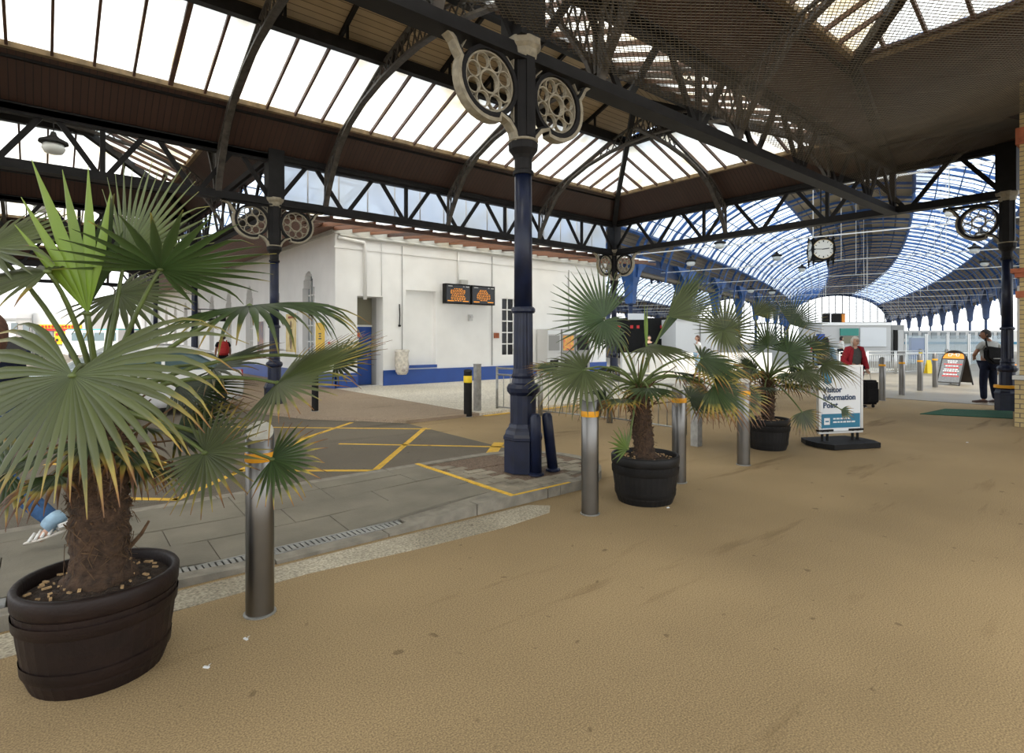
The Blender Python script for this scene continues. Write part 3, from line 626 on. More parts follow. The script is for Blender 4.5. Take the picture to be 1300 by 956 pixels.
b = MB(); wall_holes(b, 0, WV+.9, .05, 7.6, 8.75, 0, 3.1, []); b.bx(7.6, 7.715, WV+.5, WV+.95, 0, 3.1); b.bx(8.625, 8.75, WV+.5, WV+.95, 0, 3.1); b.bx(7.6, 8.75, WV+.5, WV+.95, 2.965, 3.1); b.build('doorway_reveal', M['greyrev'], wf)
b = MB(); b.bx(7.72, 8.62, WV+.84, WV+.9, 2.04, 2.96); b.build('transom_board', M['olive'], wf)
b = MB(); b.bx(7.72, 8.62, WV+.80, WV+.9, 2.0, 2.06); b.build('transom_rail', M['whitep'], wf)
d1 = struct('door_1', (0, 0, 0), 'blue painted door with red sign and round camera notice')
b = MB(); b.bx(7.74, 8.60, WV+.82, WV+.88, .06, 2.0); b.build('door_leaf', M['bluep'], d1)
b = MB(); b.bx(7.78, 8.18, WV+.805, WV+.82, 1.66, 1.80); b.build('red_sign', M['redp'], d1)
b = MB(); b.bx(7.80, 8.14, WV+.80, WV+.82, 1.28, 1.62); b.build('notice', M['signw'], d1)
b = MB(); b.lathe([(.12, 0), (.12, .01)], 20); b.v = [(7.97+x, WV+.795-z, 1.45+y) for x, y, z in b.v]; b.build('notice_disc', M['signt'], d1)
b = MB(); b.lathe([(.06, 0), (.06, .01)], 16); b.v = [(7.97+x, WV+.788-z, 1.45+y) for x, y, z in b.v]; b.build('notice_ring', M['paleblue'], d1)
b = MB(); b.lathe([(.06, 0), (.06, .01)], 12); b.v = [(8.02+x, WV+.81-z, 1.16+y) for x, y, z in b.v]; b.build('warning_mark', M['yellowp'], d1)
b = MB(); b.bar((8.42, WV+.76, 1.05), (8.56, WV+.76, 1.05), .03, .03); b.build('door_handle', M['galv'], d1)
w1 = struct('window_2', (0, 0, 0), 'tall dark window with white bars behind the navy column')
nc, nr = 4, 5; pw, ph = (win[1]-win[0])/nc, (win[3]-win[2])/nr
for i in range(nc):
    for j in range(nr): b = MB(); b.bx(win[0]+i*pw+.02, win[0]+(i+1)*pw-.02, WV+.10, WV+.12, win[2]+j*ph+.02, win[2]+(j+1)*ph-.02); b.build('pane', M['window'], w1)
for i in range(nc+1): b = MB(); b.bx(win[0]+i*pw-.022, win[0]+i*pw+.022, WV+.06, WV+.13, win[2], win[3]); b.build('window_bar', M['whitep'], w1)
for j in range(nr+1): b = MB(); b.bx(win[0], win[1], WV+.055, WV+.13, win[2]+j*ph-.022, win[2]+j*ph+.022); b.build('window_bar', M['whitep'], w1)
# side wall with arched windows
ws = struct('wall_left', (0, 0, 0), 'white rendered side wall with a row of arched windows')
AR = [19.3+3.55*k for k in range(12)]; hw = .56
holes = []
for c in AR:
    n = 10
    for i in range(n):
        x0, x1 = -hw+2*hw*i/n, -hw+2*hw*(i+1)/n; xm = max(abs(x0), abs(x1))-2*hw/n*.3
        holes.append((c+x0, c+x1, .95, 3.05+.85*sqrt(max(0, 1-(xm/hw)**2))))
b = MB(); wall_holes(b, 1, WU, .5, WV+.5, 64, 0, WTOP, holes); b.build('wall_face', M['white'], ws)
b = MB(); b.bx(WU-.05, WU+.02, WV-.05, 64, 0, .52); b.build('blue_plinth', M['bluep'], ws)
b = MB(); b.bx(WU-.08, WU+.02, WV, 64, 4.88, 5.06); b.build('cornice', M['greyrev'], ws)
for k, c in enumerate(AR):
    w = struct('window_%d' % (3+k), (0, 0, 0), 'arched window in the white side wall, number %d from the corner' % (k+1))
    z1 = [(-hw, .95), (hw, .95)]+[(hw*cos(radians(a)), 3.05+.85*sin(radians(a))) for a in range(0, 181, 15)]
    b = MB(); b.prism(z1, (WU+.22, c, 0), (0, 1, 0), (0, 0, 1), .02); b.build('pane', M['greypane'] if k < 2 else M['greyrev'], w)
    for i in (-1, 0, 1): b = MB(); b.bx(WU+.16, WU+.21, c+i*.28-.018, c+i*.28+.018, .95, 3.75 if i == 0 else 3.6); b.build('glazing_bar', M['whitep'], w)
    for z in (.97, 1.5, 2.05, 2.6, 3.1): b = MB(); b.bx(WU+.16, WU+.21, c-hw, c+hw, z-.018, z+.018); b.build('glazing_bar', M['whitep'], w)
# posters on the side wall
def poster(v0, v1, z0, z1, m, label, extra=None, frame=True):
    root = thing('poster', (WU-.05, (v0+v1)/2, z0), label, 'poster', 'posters on the white side wall')
    if frame: b = MB(); b.bx(WU-.045, WU-.001, v0-.06, v1+.06, z0-.06, z1+.06); b.build('frame', M['whitep'], root)
    b = MB(); b.bx(WU-.055, WU-.045, v0, v1, z0, z1); b.build('sheet', m, root); 
    if extra: extra(root)
    return root
def fig_print(r):
    c = 20.88
    b = MB(); pr = lambda pts, m_: b.prism([(c+x, z) for x, z in pts], (WU-.058, 0, 0), (0, 1, 0), (0, 0, 1), .004)
    pr([(-.14, 1.95), (.14, 1.95), (.16, 1.6), (.09, 1.3), (.04, 1.22), (-.04, 1.22), (-.09, 1.3), (-.16, 1.6)], 0); pr([(-.09, 2.0), (.09, 2.0), (.08, 2.2), (0, 2.26), (-.08, 2.2)], 0); b.build('print', M['timber'], r)
    b = MB(); b.bx(WU-.06, WU-.055, c-.3, c+.3, 2.33, 2.41); b.build('print_band', M['terra'], r)
poster(20.35, 21.42, 1.12, 2.5, M['poster_y'], 'gold framed poster with a figure print beside the navy column', fig_print)
def lines_print(r):
    for z, w in ((1.74, .22), (1.66, .16), (1.58, .24), (1.25, .14)): b = MB(); b.bx(WU-.06, WU-.055, 18.1-w/2, 18.1+w/2, z, z+.04); b.build('print_line', M['blk'], r)
poster(17.72, 18.48, 1.08, 2.12, M['yellowp'], 'plain yellow notice with black lines near the building corner', lines_print)
poster(24.2, 25.0, 1.0, 2.3, mat('poster_dark', (.10, .11, .16), .5, col2=(.35, .16, .10), scale=3), 'dark picture poster further along the white side wall')
poster(17.28, 17.45, 1.42, 1.50, M['redp'], 'small red round fire notice left of the blue door', None, False)
poster(17.25, 17.48, 1.70, 1.84, M['signw'], 'small pale pink notice above the red one by the corner', None, False)
hb = thing('hanging_sign', (5.6, 27.0, 2.4), 'black hanging sign board on a bracket by the second column', 'sign')
b = MB(); b.bx(5.0, 6.2, 26.98, 27.02, 2.35, 2.72); b.build('board', M['black'], hb); b = MB(); b.bar((4.6, 27, 2.85), (7.0, 27, 2.85), .03, .04); b.bar((5.2, 27, 2.7), (5.2, 27, 2.86), .02, .02); b.bar((6.0, 27, 2.7), (6.0, 27, 2.86), .02, .02); b.build('bracket', M['iron'], hb)
for x0, x1 in ((5.08, 5.3), (5.36, 5.8), (5.86, 6.1)): b = MB(); b.bx(x0, x1, 26.965, 26.98, 2.48, 2.60); b.build('print', M['pale_grey'], hb)
# pipes and cables on the front wall
def pipe(pts, r, m, label, name='wall_pipe'):
    b = MB(); b.tube(pts, r, 10); return tag(b.build(name, m, None, True), label, 'pipe')
pipe([(7.95, WV-.08, 2.85), (7.95, WV-.08, 4.6), (7.9, WV-.09, 4.66), (7.05, WV-.09, 4.72)], .06, M['whitep'], 'white downpipe above the blue door')
pipe([(7.1, WV-.1, 4.80), (11, WV-.1, 4.80), (19.5, WV-.1, 4.80)], .05, M['greyrev'], 'pale conduit running along the top of the front wall')
pipe([(9.3, WV-.03, .9), (9.3, WV-.03, 4.7)], .012, M['midgrey'], 'thin dark cable left of the shallow white recess', 'cable')
pipe([(8.55, WV-.03, 3.0), (8.55, WV-.03, 4.7)], .012, M['pale_grey'], 'thin pale cable above the right side of the doorway', 'cable')
pipe([(13.1, WV-.03, .6), (13.1, WV-.03, 4.7)], .016, M['midgrey'], 'thin grey cable between the display screens and the barred window', 'cable')
pipe([(17.2, WV-.03, .6), (17.2, WV-.03, 4.5)], .02, M['midgrey'], 'dark cable right of the navy column on the white wall', 'cable')
pipe([(11.55, WV-.05, 3.5), (11.55, WV-.05, 4.7)], .03, M['whitep'], 'white conduit above the display screens', 'conduit')
b = MB(); b.bx(11.62, 11.9, WV-.16, WV-.002, 3.56, 3.72); tag(b.build('junction_box', M['greyrev']), 'grey junction box above the display screens', 'box')
b = MB(); b.bx(13.2, 13.42, WV-.06, WV, 1.62, 1.82); tag(b.build('wall_plaque', M['terra']), 'small brown plaque left of the barred window', 'plaque')
ch = thing('wall_hook', (9.2, WV-.03, 2.0), 'dark iron hook plate on the wall left of the recess', 'hook'); b = MB(); b.tube([(9.2, WV-.03, 2.05), (9.2, WV-.06, 2.4), (9.2, WV-.03, 2.75)], .02, 6); b.build('shank', M['iron'], ch); b = MB(); b.lathe([(.04, 0), (.05, .03), (.04, .06)], 8, (9.2, WV-.04, 2.0)); b.build('knob', M['iron'], ch)
b = MB(); b.bx(12.0, 12.14, WV-.12, WV, 2.25, 2.48); b.bx(12.02, 12.12, WV-.18, WV-.1, 2.36, 2.42); tag(b.build('wall_sensor', M['pale_grey']), 'small pale security lamp below the display screens', 'lamp')
# departure screens
def display(x0, x1, label, rows):
    root = thing('display_screen', ((x0+x1)/2, WV-.3, 2.83), label, 'display screen', 'departure screens on the white wall')
    b = MB(); b.bx(x0+.02, x1-.02, WV-.42, WV-.22, 2.83, 3.52); b.build('case', M['black'], root)
    b = MB(); b.bar(((x0+x1)/2, WV-.3, 3.35), ((x0+x1)/2, WV-.004, 3.35), .08, .08); b.build('wall_arm', M['midgrey'], root)
    b = MB(); b.bx(x0+.05, x1-.05, WV-.425, WV-.42, 2.87, 3.48); b.build('screen_glass', M['window'], root)
    random.seed(int(x0*10)); zz = 3.36; c = (x0+x1)/2
    for k, w in enumerate(rows):
        b = MB(); x = c-w/2
        while x < c+w/2-.02: l = random.uniform(.03, .09); b.bx(x, min(x+l, c+w/2), WV-.432, WV-.425, zz-.022, zz); x += l+.03
        b.build('text_row', M['screen'], root); zz -= .052
    for xa, xb in ((x0+.1, x0+.36), (x1-.36, x1-.1)): b = MB(); b.bx(xa, xb, WV-.432, WV-.425, 2.91, 2.94); b.build('text_row', M['screen'], root)
    for xa, xb in ((x0+.12, x0+.3), (x1-.34, x1-.28), (x1-.22, x1-.08)): b = MB(); b.bx(xa, xb, WV-.432, WV-.425, 3.425, 3.45); b.build('header_mark', M['pale_grey'], root)
display(10.75, 11.84, 'black departure screen with orange text rows, the one nearer the blue door', [.34, .62, .66, .64, .54, .58, .62, .60, .3])
display(11.86, 12.95, 'black departure screen with orange text rows, the one nearer the barred window', [.34, .40, .50, .58, .60, .62, .58, .3])
# clear refuse bag on a hoop
rb = thing('refuse_sack', (9.12, WV-.33, .55), 'clear plastic refuse sack on a wall hoop beside the recess', 'refuse sack')
b = MB(); b.lathe([(.13, .0), (.19, .08), (.23, .3), (.22, .55), (.20, .68), (.24, .80), (.23, .82), (.19, .70)], 14, (9.12, WV-.33, .42)); random.seed(4); b.v = [(x+random.uniform(-.02, .02), y+random.uniform(-.02, .02), z) for x, y, z in b.v]; b.build('sack', M['bag'], rb, True)
b = MB(); b.tube([(9.12+.22*cos(a*pi/8), WV-.33+.22*sin(a*pi/8), 1.2) for a in range(17)], .014, 6); b.bar((9.12, WV-.10, 1.2), (9.12, WV-.004, 1.2), .06, .08); b.build('hoop', M['whitep'], rb)
b = MB(); b.lathe([(.12, .01), (.20, .1), (.215, .3), (.1, .36)], 12, (9.12, WV-.33, .425)); b.build('rubbish_fill', M['rubbish'], rb, True)
# machines along the right part of the front wall
def machine(x0, w, h, body, front, label, dep=.6):
    root = thing('vending_machine', (x0+w/2, WV-.35, .06), label, 'machine', 'machines against the white front wall')
    b = MB(); b.bx(x0, x0+w, WV-.07-dep, WV-.07, .062, h); b.build('cabinet', body, root)
    b = MB(); b.bx(x0+.08, x0+w-.08, WV-.085-dep, WV-.07-dep, h-.85, h-.25); b.build('display_panel', front, root)
    b = MB(); b.bx(x0+.04, x0+w-.04, WV-.09-dep, WV-.07-dep, h-.2, h-.05); b.build('header', M['signw'], root)
    b = MB(); b.bx(x0+.15, x0+w-.15, WV-.08-dep, WV-.07-dep, .4, .75); b.build('slot', M['black'], root)
    return root
machine(15.35, .75, 1.98, M['pale_grey'], M['midgrey'], 'pale grey machine just right of the navy column')
machine(16.15, .75, 1.98, M['midgrey'], mat('ad_panel', (.75, .55, .05), .4, col2=(.7, .1, .08), scale=9), 'grey machine with a yellow and red picture panel')
machine(16.95, .85, 1.98, M['midgrey'], M['black'], 'dark grey machine furthest right along the white wall')
# brick pier at the right edge
b = MB(); b.bx(WU+.5, 19.6, WV+.96, WV+1.2, 0, WTOP); b.bx(19.4, 19.6, WV+.5, 30, 0, WTOP); b.build('back_wall', M['white'], wf)
b = MB(); b.bx(WU+.1, 19.5, WV+.1, 60, WTOP-.02, WTOP+.12); b.build('flat_roof', M['greyrev'], wf)
bp_ = struct('wall_right', (0, 0, 0), 'yellow brick pier with terracotta bands at right edge')
b = MB(); b.bx(13.78, 16.3, -4.0, 2.07, 0, 7.2); b.build('brick_face', M['brick'], bp_)
b = MB(); b.bx(13.6, 16.38, -4.05, 2.11, 0, .86); b.build('brick_plinth', M['brick'], bp_)
b = MB(); b.bx(13.57, 16.39, -4.1, 2.14, .86, .93); b.build('plinth_cap', M['greyrev'], bp_)
for z0, z1, e in ((2.35, 2.47, .05), (2.72, 2.80, .06), (2.80, 2.88, .11), (5.15, 5.45, .05)): b = MB(); b.bx(13.78-e, 16.3, -4.05, 2.07+e, z0, z1); b.build('terracotta_band', M['terra'], bp_)
dp = MB(); dp.bx(14.2, 14.30, 2.075, 2.17, 1.05, 2.6); tag(dp.build('white_post_sign', M['whitep']), 'narrow white board fixed beside the brick pier', 'board')
# ---------------------------------------------------------------- blue train shed, curving away to the left
def cl_(x): return 30+x, 14+.216*x+.00079*x*x
def fr_(x):
    u, v = cl_(x); s = .216+.00158*x; l = sqrt(1+s*s); return Vector((u, v, 0)), Vector((1/l, s/l, 0)), Vector((-s/l, 1/l, 0))
HWD, ZS, RISE = 16.0, 7.2, 10.2
def sec(th): return HWD*cos(th), ZS+RISE*sin(th)
X0, X1, DX = -11.0, 185.5, 6.55
NX = int((X1-X0)/DX)
ZONES = [(0, 22, 'b'), (22, 66, 'g'), (66, 108, 'b'), (108, 143, 'g'), (143, 180, 'b')]
shed = []
for sp, off in ((0, 0.0), (1, 2*HWD)):
    root = struct('ceiling_train_shed' if sp == 0 else 'ceiling_train_shed_left', (0, 0, 0), 'blue arched train shed roof, %s span' % ('right' if sp == 0 else 'left')); shed.append(root)
    at = lambda x, th, dz=0.0: (lambda f, s_: f[0]+f[2]*(off+s_[0]*(1+dz/HWD))+Vector((0, 0, s_[1]+dz)))(fr_(x), sec(th))
    # ribs: one mesh shared by all
    rb_ = MB(); ths = [radians(a) for a in range(0, 181, 9)]
    rb_.band([sec(t) for t in ths], (0, 0, 0), (0, 1, 0), (0, 0, 1), .26, .12); rb_.band([(sec(t)[0]*.955, ZS+(sec(t)[1]-ZS)*.955) for t in ths], (0, 0, 0), (0, 1, 0), (0, 0, 1), .1, .36)
    me_r = rb_.mesh('rib', M['blueiron'] if sp == 0 else M['bluedark'])  # left span's ribs take the darker blue: shadow put into their colour
    gb = MB()
    for a0, a1, z in ZONES:
        if z == 'g': gb.band([(sec(radians(a))[0]*.99, ZS+(sec(radians(a))[1]-ZS)*.99) for a in [a0+(a1-a0)*i/6 for i in range(7)]], (0, 0, 0), (0, 1, 0), (0, 0, 1), .08, .06)
    me_g = gb.mesh('glazing_bar', M['blueiron'])
    for i in range(NX+1):
        x = X0+i*DX; f = fr_(x); o = link('rib', me_r, root); o.location = f[0]+f[2]*off; o.rotation_euler.z = atan2(f[1].y, f[1].x)
        if i < NX:
            for k in (1, 2, 3):
                f = fr_(x+DX*k/4); o = link('glazing_bar', me_g, root); o.location = f[0]+f[2]*off; o.rotation_euler.z = atan2(f[1].y, f[1].x)
            for a0, a1, z in ZONES:
                b = MB(); n = 4
                for j in range(n):
                    t0, t1 = radians(a0+(a1-a0)*j/n), radians(a0+(a1-a0)*(j+1)/n); p = [at(x, t0, .25), at(x+DX, t0, .25), at(x+DX, t1, .25), at(x, t1, .25)]; q = [w+Vector((0, 0, .04)) for w in p]
                    b.add(p+q, ((0,1,2,3),(7,6,5,4),(0,4,5,1),(2,6,7,3)))
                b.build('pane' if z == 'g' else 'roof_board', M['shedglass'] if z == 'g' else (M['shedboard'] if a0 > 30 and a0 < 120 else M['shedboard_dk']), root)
    for a in (8, 15, 22, 29, 36, 44, 51, 58, 66, 77, 87, 97, 108, 115, 122, 129, 136, 143, 152, 161, 171):
        t = radians(a); pts = [at(X0+i*DX, t, -.1) for i in range(NX+1)]; b = MB(); big = a in (22, 66, 108, 143)
        b.tube(pts, (.16 if big else .06), 4, caps=True); b.build('purlin', M['blueiron'] if sp == 0 else M['bluedark'], root)  # left span's purlins likewise darkened to stand for shadow
    # end screen mullions and arch rim
    f = fr_(X1); b = MB(); b.band([sec(t) for t in ths], f[0]+f[2]*off, f[2], (0, 0, 1), 1.4, .4); b.build('end_arch', M['bluedark'], root)
    for k in range(-7, 8):
        s_ = k*2.1; zt = ZS+RISE*sqrt(max(0, 1-(s_/HWD)**2)); p = f[0]+f[2]*(off+s_); b = MB(); b.bar(p+Vector((0, 0, 5)), p+Vector((0, 0, zt)), .3, .3, f[2]); b.build('mullion', M['midgrey'], root)
    b = MB(); b.bar(f[0]+f[2]*(off-HWD)+Vector((0, 0, 7.2)), f[0]+f[2]*(off+HWD)+Vector((0, 0, 7.2)), .3, .5); b.build('end_beam', M['pale_grey'], root)
    for i in range(1, NX, 2):                           # tie bars
        f = fr_(X0+i*DX); b = MB(); z = 8.2; b.bar(f[0]+f[2]*(off-HWD)+Vector((0, 0, z)), f[0]+f[2]*(off+HWD)+Vector((0, 0, z)), .07, .07); b.build('tie_bar', M['whitep'], root)
        for s_ in (-7, 0, 7): b = MB(); b.bar(f[0]+f[2]*(off+s_)+Vector((0, 0, z)), f[0]+f[2]*(off+s_)+Vector((0, 0, ZS+RISE*sqrt(1-(s_/HWD)**2))), .04, .04, (1, 0, 0)); b.build('hanger', M['whitep'], root)
# shed columns: three rows
def shed_col_mesh(m1, m2):
    a = MB(); a.lathe([(.42, 0), (.42, .5), (.3, .6), (.22, .8), (.19, 4.6), (.3, 4.7), (.3, 4.85)], 10); h = MB()
    def fr4(w0, w1, z0, z1): h.add([(-w0[0], -w0[1], z0), (w0[0], -w0[1], z0), (w0[0], w0[1], z0), (-w0[0], w0[1], z0), (-w1[0], -w1[1], z1), (w1[0], -w1[1], z1), (w1[0], w1[1], z1), (-w1[0], w1[1], z1)], ((3,2,1,0),(4,5,6,7),(0,1,5,4),(1,2,6,5),(2,3,7,6),(3,0,4,7)))
    fr4((.36, .36), (.45, .45), 4.8, 6.4); fr4((.45, .45), (.9, .7), 6.4, 7.8); fr4((.9, .7), (3.2, .7), 7.8, 9.2)
    return a.mesh('shaft', M['bluedark']), h.mesh('haunch', m2)
ms, mh_ = shed_col_mesh(None, M['blueiron']); mh_d = shed_col_mesh(None, M['bluedark'])[1]
NAMES = {-HWD: 'right', HWD: 'middle', 3*HWD: 'left'}
for off in (-HWD, HWD, 3*HWD):
    for i in range(0, NX+1, 2):
        x = X0+i*DX; f = fr_(x); p = f[0]+f[2]*off
        r = thing('shed_column', p, 'blue iron train shed column in the %s row' % NAMES[off], 'column', 'train shed columns, %s row' % NAMES[off])
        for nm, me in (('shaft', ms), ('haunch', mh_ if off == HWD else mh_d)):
            o = bpy.data.objects.new(nm, me); COL.objects.link(o); o.parent = r
        r.rotation_euler.z = atan2(f[1].y, f[1].x)
    b = MB()
    for i in range(NX):
        a, c = fr_(X0+i*DX), fr_(X0+(i+1)*DX); b.bar(a[0]+a[2]*off+Vector((0, 0, 8.6)), c[0]+c[2]*off+Vector((0, 0, 8.6)), .5, 1.4)
    b.build('valley_girder', M['bluedark'], shed[0] if off < 20 else shed[1])
b = MB(); b.bar((18.2, -6, 6.5), (18.2, 40, 6.5), .4, .5); tag(b.build('trim_1', M['blueiron']), 'blue edge girder at the mouth of the train shed', None, None, 'structure')
# four-faced clock
def clock():
    c = P(1042, 318, 46); r = .78; root = thing('station_clock', c, 'large four-faced hanging clock under the blue arches', 'clock')
    view = (Vector((0, 0, CAMH))-c); view.z = 0; view.normalize(); a = radians(14); f0 = Vector((view.x*cos(a)-view.y*sin(a), view.x*sin(a)+view.y*cos(a), 0)); f1 = Vector((-f0.y, f0.x, 0))
    b = MB(); q = .72; rz = atan2(f0.y, f0.x); b.box(c, (2*q, 2*q, 2*q), rz); b.build('case', M['black'], root)
    for n in (f0, f1, -f0, -f1):
        ax = UP.cross(n); o = c+n*(q+.03)
        circ = [(r*cos(radians(t)), r*sin(radians(t))) for t in range(0, 360, 10)]
        b = MB(); b.prism(circ, o, ax, UP, .06); fc = b.build('face', M['clockface'], root)
        b = MB(); b.band([(x*1.06, z*1.06) for x, z in circ], o, ax, UP, .10, .14, closed=True); b.build('bezel', M['black'], root)
        b = MB(); b.band([(x*.985, z*.985) for x, z in circ], o+n*.02, ax, UP, .035, .10, closed=True); b.build('gilt_ring', M['gold'], root)
        b = MB()
        for k in range(12): t = radians(30*k); b.band([(.56*cos(t), .56*sin(t)), (.69*cos(t), .69*sin(t))], o+n*.035, ax, UP, .05 if k % 3 else .08, .02)
        b.build('hour_marks', M['blk'], fc)
        b = MB(); t = radians(90-6*45.5); b.band([(-.1*cos(t), -.1*sin(t)), (.66*cos(t), .66*sin(t))], o+n*.05, ax, UP, .045, .02); b.build('minute_hand', M['blk'], fc)
        b = MB(); t = radians(90-30*2.76); b.band([(-.1*cos(t), -.1*sin(t)), (.42*cos(t), .42*sin(t))], o+n*.06, ax, UP, .07, .02); b.build('hour_hand', M['blk'], fc)
    for i in (-1, 1):
        for j in (-1, 1):
            p = c+f0*(q*i)+f1*(q*j)
            for s_ in (1, -1): b = MB(); b.lathe([(.1, 0), (.13, .1), (.06, .2), (.09, .3), (.03, .55), (.01, .7)], 8); b.v = [(p.x+x, p.y+y, p.z+s_*(q+z)) for x, y, z in b.v]; b.build('finial', M['black'], root)
    b = MB(); b.tube([c+UP*q, c+UP*6.5], .06, 6); b.build('hanging_rod', M['iron'], root)
    b = MB(); b.lathe([(.9, 0), (.75, .12), (.35, .2), (.2, .45), (.08, .6)], 8, c+UP*q, rot=pi/8+rz); b.build('crown', M['iron'], root)
clock()
def shed_lamp(px, py, d, lab): lantern(P(px, py, d), lab, 1.7 if d > 35 else 1.2, 6, 'bell lamps under the train shed')
for px, py, d, lab in ((914, 316, 40, 'bell lamp left of the clock, just below the truss'), (986, 331, 48, 'bell lamp hanging next left of the clock'), (1206, 275, 28, 'bell lamp near the pier column bracket, highest of the row'), (1246, 302, 34, 'bell lamp second in the row beside the brick pier'), (1237, 322, 42, 'bell lamp third in the row near the brick pier'), (1250, 338, 52, 'bell lamp fourth in the row near the brick pier'), (1132, 228, 22, 'bell lamp close behind the truss, above the clock'), (953, 372, 60, 'bell lamp low above the white kiosk at left'), (980, 374, 62, 'bell lamp low between the palm fronds'), (877, 338, 44, 'bell lamp above the middle palm'), (1018, 345, 58, 'bell lamp below and left of the clock')):
    shed_lamp(px, py, d, lab)
# ---------------------------------------------------------------- palms in half-barrel tubs
def frond(root, hub, axis, normal, R, span, n, droop, brown, m, crown, tint=1.0, lift=.12, split=.44, wid=1.0, fold=.6, pet=True, prad=.010, mid=0.0):
    hub = Vector(hub); axis = Vector(axis).normalized(); normal = Vector(normal); normal = (normal-axis*normal.dot(axis)).normalized(); side = axis.cross(normal)
    b = MB(); col = []; ha = radians(span)/(n-1)/2*1.04
    for i in range(n):
        f = i/(n-1)*2-1; ang = f*radians(span)/2
        d0 = (axis*cos(ang)+side*sin(ang)).normalized(); L = R*(1-.22*abs(f)**2)*(1-mid*(1-abs(f)))*random.uniform(.9, 1.04)
        tn = side*cos(ang)-axis*sin(ang); d = d0.copy(); p = hub.copy(); nn = normal.copy()
        dr = droop*random.uniform(.75, 1.3); br = brown+random.uniform(-.08, .10); g = tint*random.uniform(.72, 1.15)
        ts = [0, .12, .3, .48, .62, .75, .87, 1.0]; pv = 0; k0 = len(b.v); vs_ = []
        snap = random.random() < .30*min(1, droop*1.5); tsn = random.choice((.62, .75))
        for t in ts:
            dl = (t-pv)*L; pv = t
            bend = dr*(t**1.6)*dl/R*2.6
            if snap and t > tsn: bend += 1.1*dl/R*2
            d = (d+Vector((0, 0, -1))*bend).normalized(); p = p+d*dl
            tn2 = (tn-d*tn.dot(d)).normalized(); nn = d.cross(tn2); 
            if nn.dot(normal) < 0: nn = -nn
            w = t*L*math.tan(ha)*wid if t <= split else split*L*math.tan(ha)*wid*(1-((t-split)/(1-split))**1.15)
            w = max(w, .0015); h = w*fold*(1 if t <= split else 1.2)
            vs_ += [p-tn2*w-nn*h*.5, p+nn*h*.5, p+tn2*w-nn*h*.5]
            c = (.25+.62*t+(br if t > .4 else br*.5), g, 0, 1); col += [c, (c[0]-.04, g*1.08, 0, 1), c]  # midrib brighter than edges: shading of the folds painted into the colour
        fs = []
        for q in range(len(ts)-1): fs += [(3*q, 3*q+3, 3*q+4, 3*q+1), (3*q+1, 3*q+4, 3*q+5, 3*q+2)]
        b.add(vs_, fs)
    b.col = col; o = b.build('frond', m, root, True)
    if pet:
        c = Vector(crown); mid = (c+hub)/2+Vector((0, 0, lift)); pts = []
        end = hub-axis*.0
        for k in range(9): t = k/8; pts.append(c*(1-t)**2+mid*2*t*(1-t)+end*t*t)
        pb = MB(); pb.tube(pts, [prad*(1.5-.7*k/8) for k in range(9)], 6); pb.build('petiole', M['petiole'], o, True)
        hb = MB(); hb.lathe([(.001, -.012), (.012, -.006), (.016, 0), (.012, .006), (.001, .012)], 8, tuple(hub)); hb.build('hastula', M['petiole'], o, True)
    return o
def fdir(phi, k=0.0):
    a = radians(phi); return (RT*cos(a)+UP*sin(a))*sqrt(1-k*k)-FW*k
def fnorm(c, u, r=0.0): return -FW*c+UP*u+RT*r
def tub(root, c, r, h, m):
    x, y, z = c; n = 72
    b = MB(); vs_ = []; prof = [(.80, 0), (.86, .12), (.93, .45), (.97, .70), (.985, .80)]
    b.lathe([(q*r, t*h) for q, t in prof], n, c, flute=.006); b.build('tub_wall', m, root)
    for t, q in ((.16, .885), (.62, .972)): hb = MB(); hb.lathe([(q*r, t*h), ((q+.012)*r, t*h+.005), ((q+.022)*r, t*h+.05), (q*r+.008, t*h+.055)], 48, c, cap=False); hb.build('hoop', m, root, True)
    rm = MB(); rm.lathe([(.97*r, .80*h), (1.0*r, .83*h), (1.01*r, .97*h), (.985*r, 1.0*h), (.93*r, 1.0*h), (.91*r, .97*h), (.90*r, .85*h)], 48, c, cap=False); rm.build('rim', m, root, True)
    sm = MB(); rings = 7; sg = 36; vs_ = []; random.seed(int(x*100))
    for i in range(rings+1):
        for j in range(sg): q = .915*r*i/rings; a = 2*pi*j/sg; vs_.append((x+q*cos(a), y+q*sin(a), z+.88*h+.05*(1-i/rings)+random.uniform(-.012, .012)))
    sm.add(vs_, [(i*sg+j, (i+1)*sg+j, (i+1)*sg+(j+1) % sg, i*sg+(j+1) % sg) for i in range(rings) for j in range(sg)]); sm.build('soil', M['soil'], root, True)
    ch = MB()
    for k in range(60):
        a = random.uniform(0, 2*pi); q = sqrt(random.uniform(.08, .8))*r*.9; L = random.uniform(.012, .035); ch.box((x+q*cos(a), y+q*sin(a), z+.90*h+.045*(1-q/r)), (L, L*.4, .008), random.uniform(0, 3))
    tag(ch.build('bark_chips', M['chip'], root), None, None, None, 'stuff')
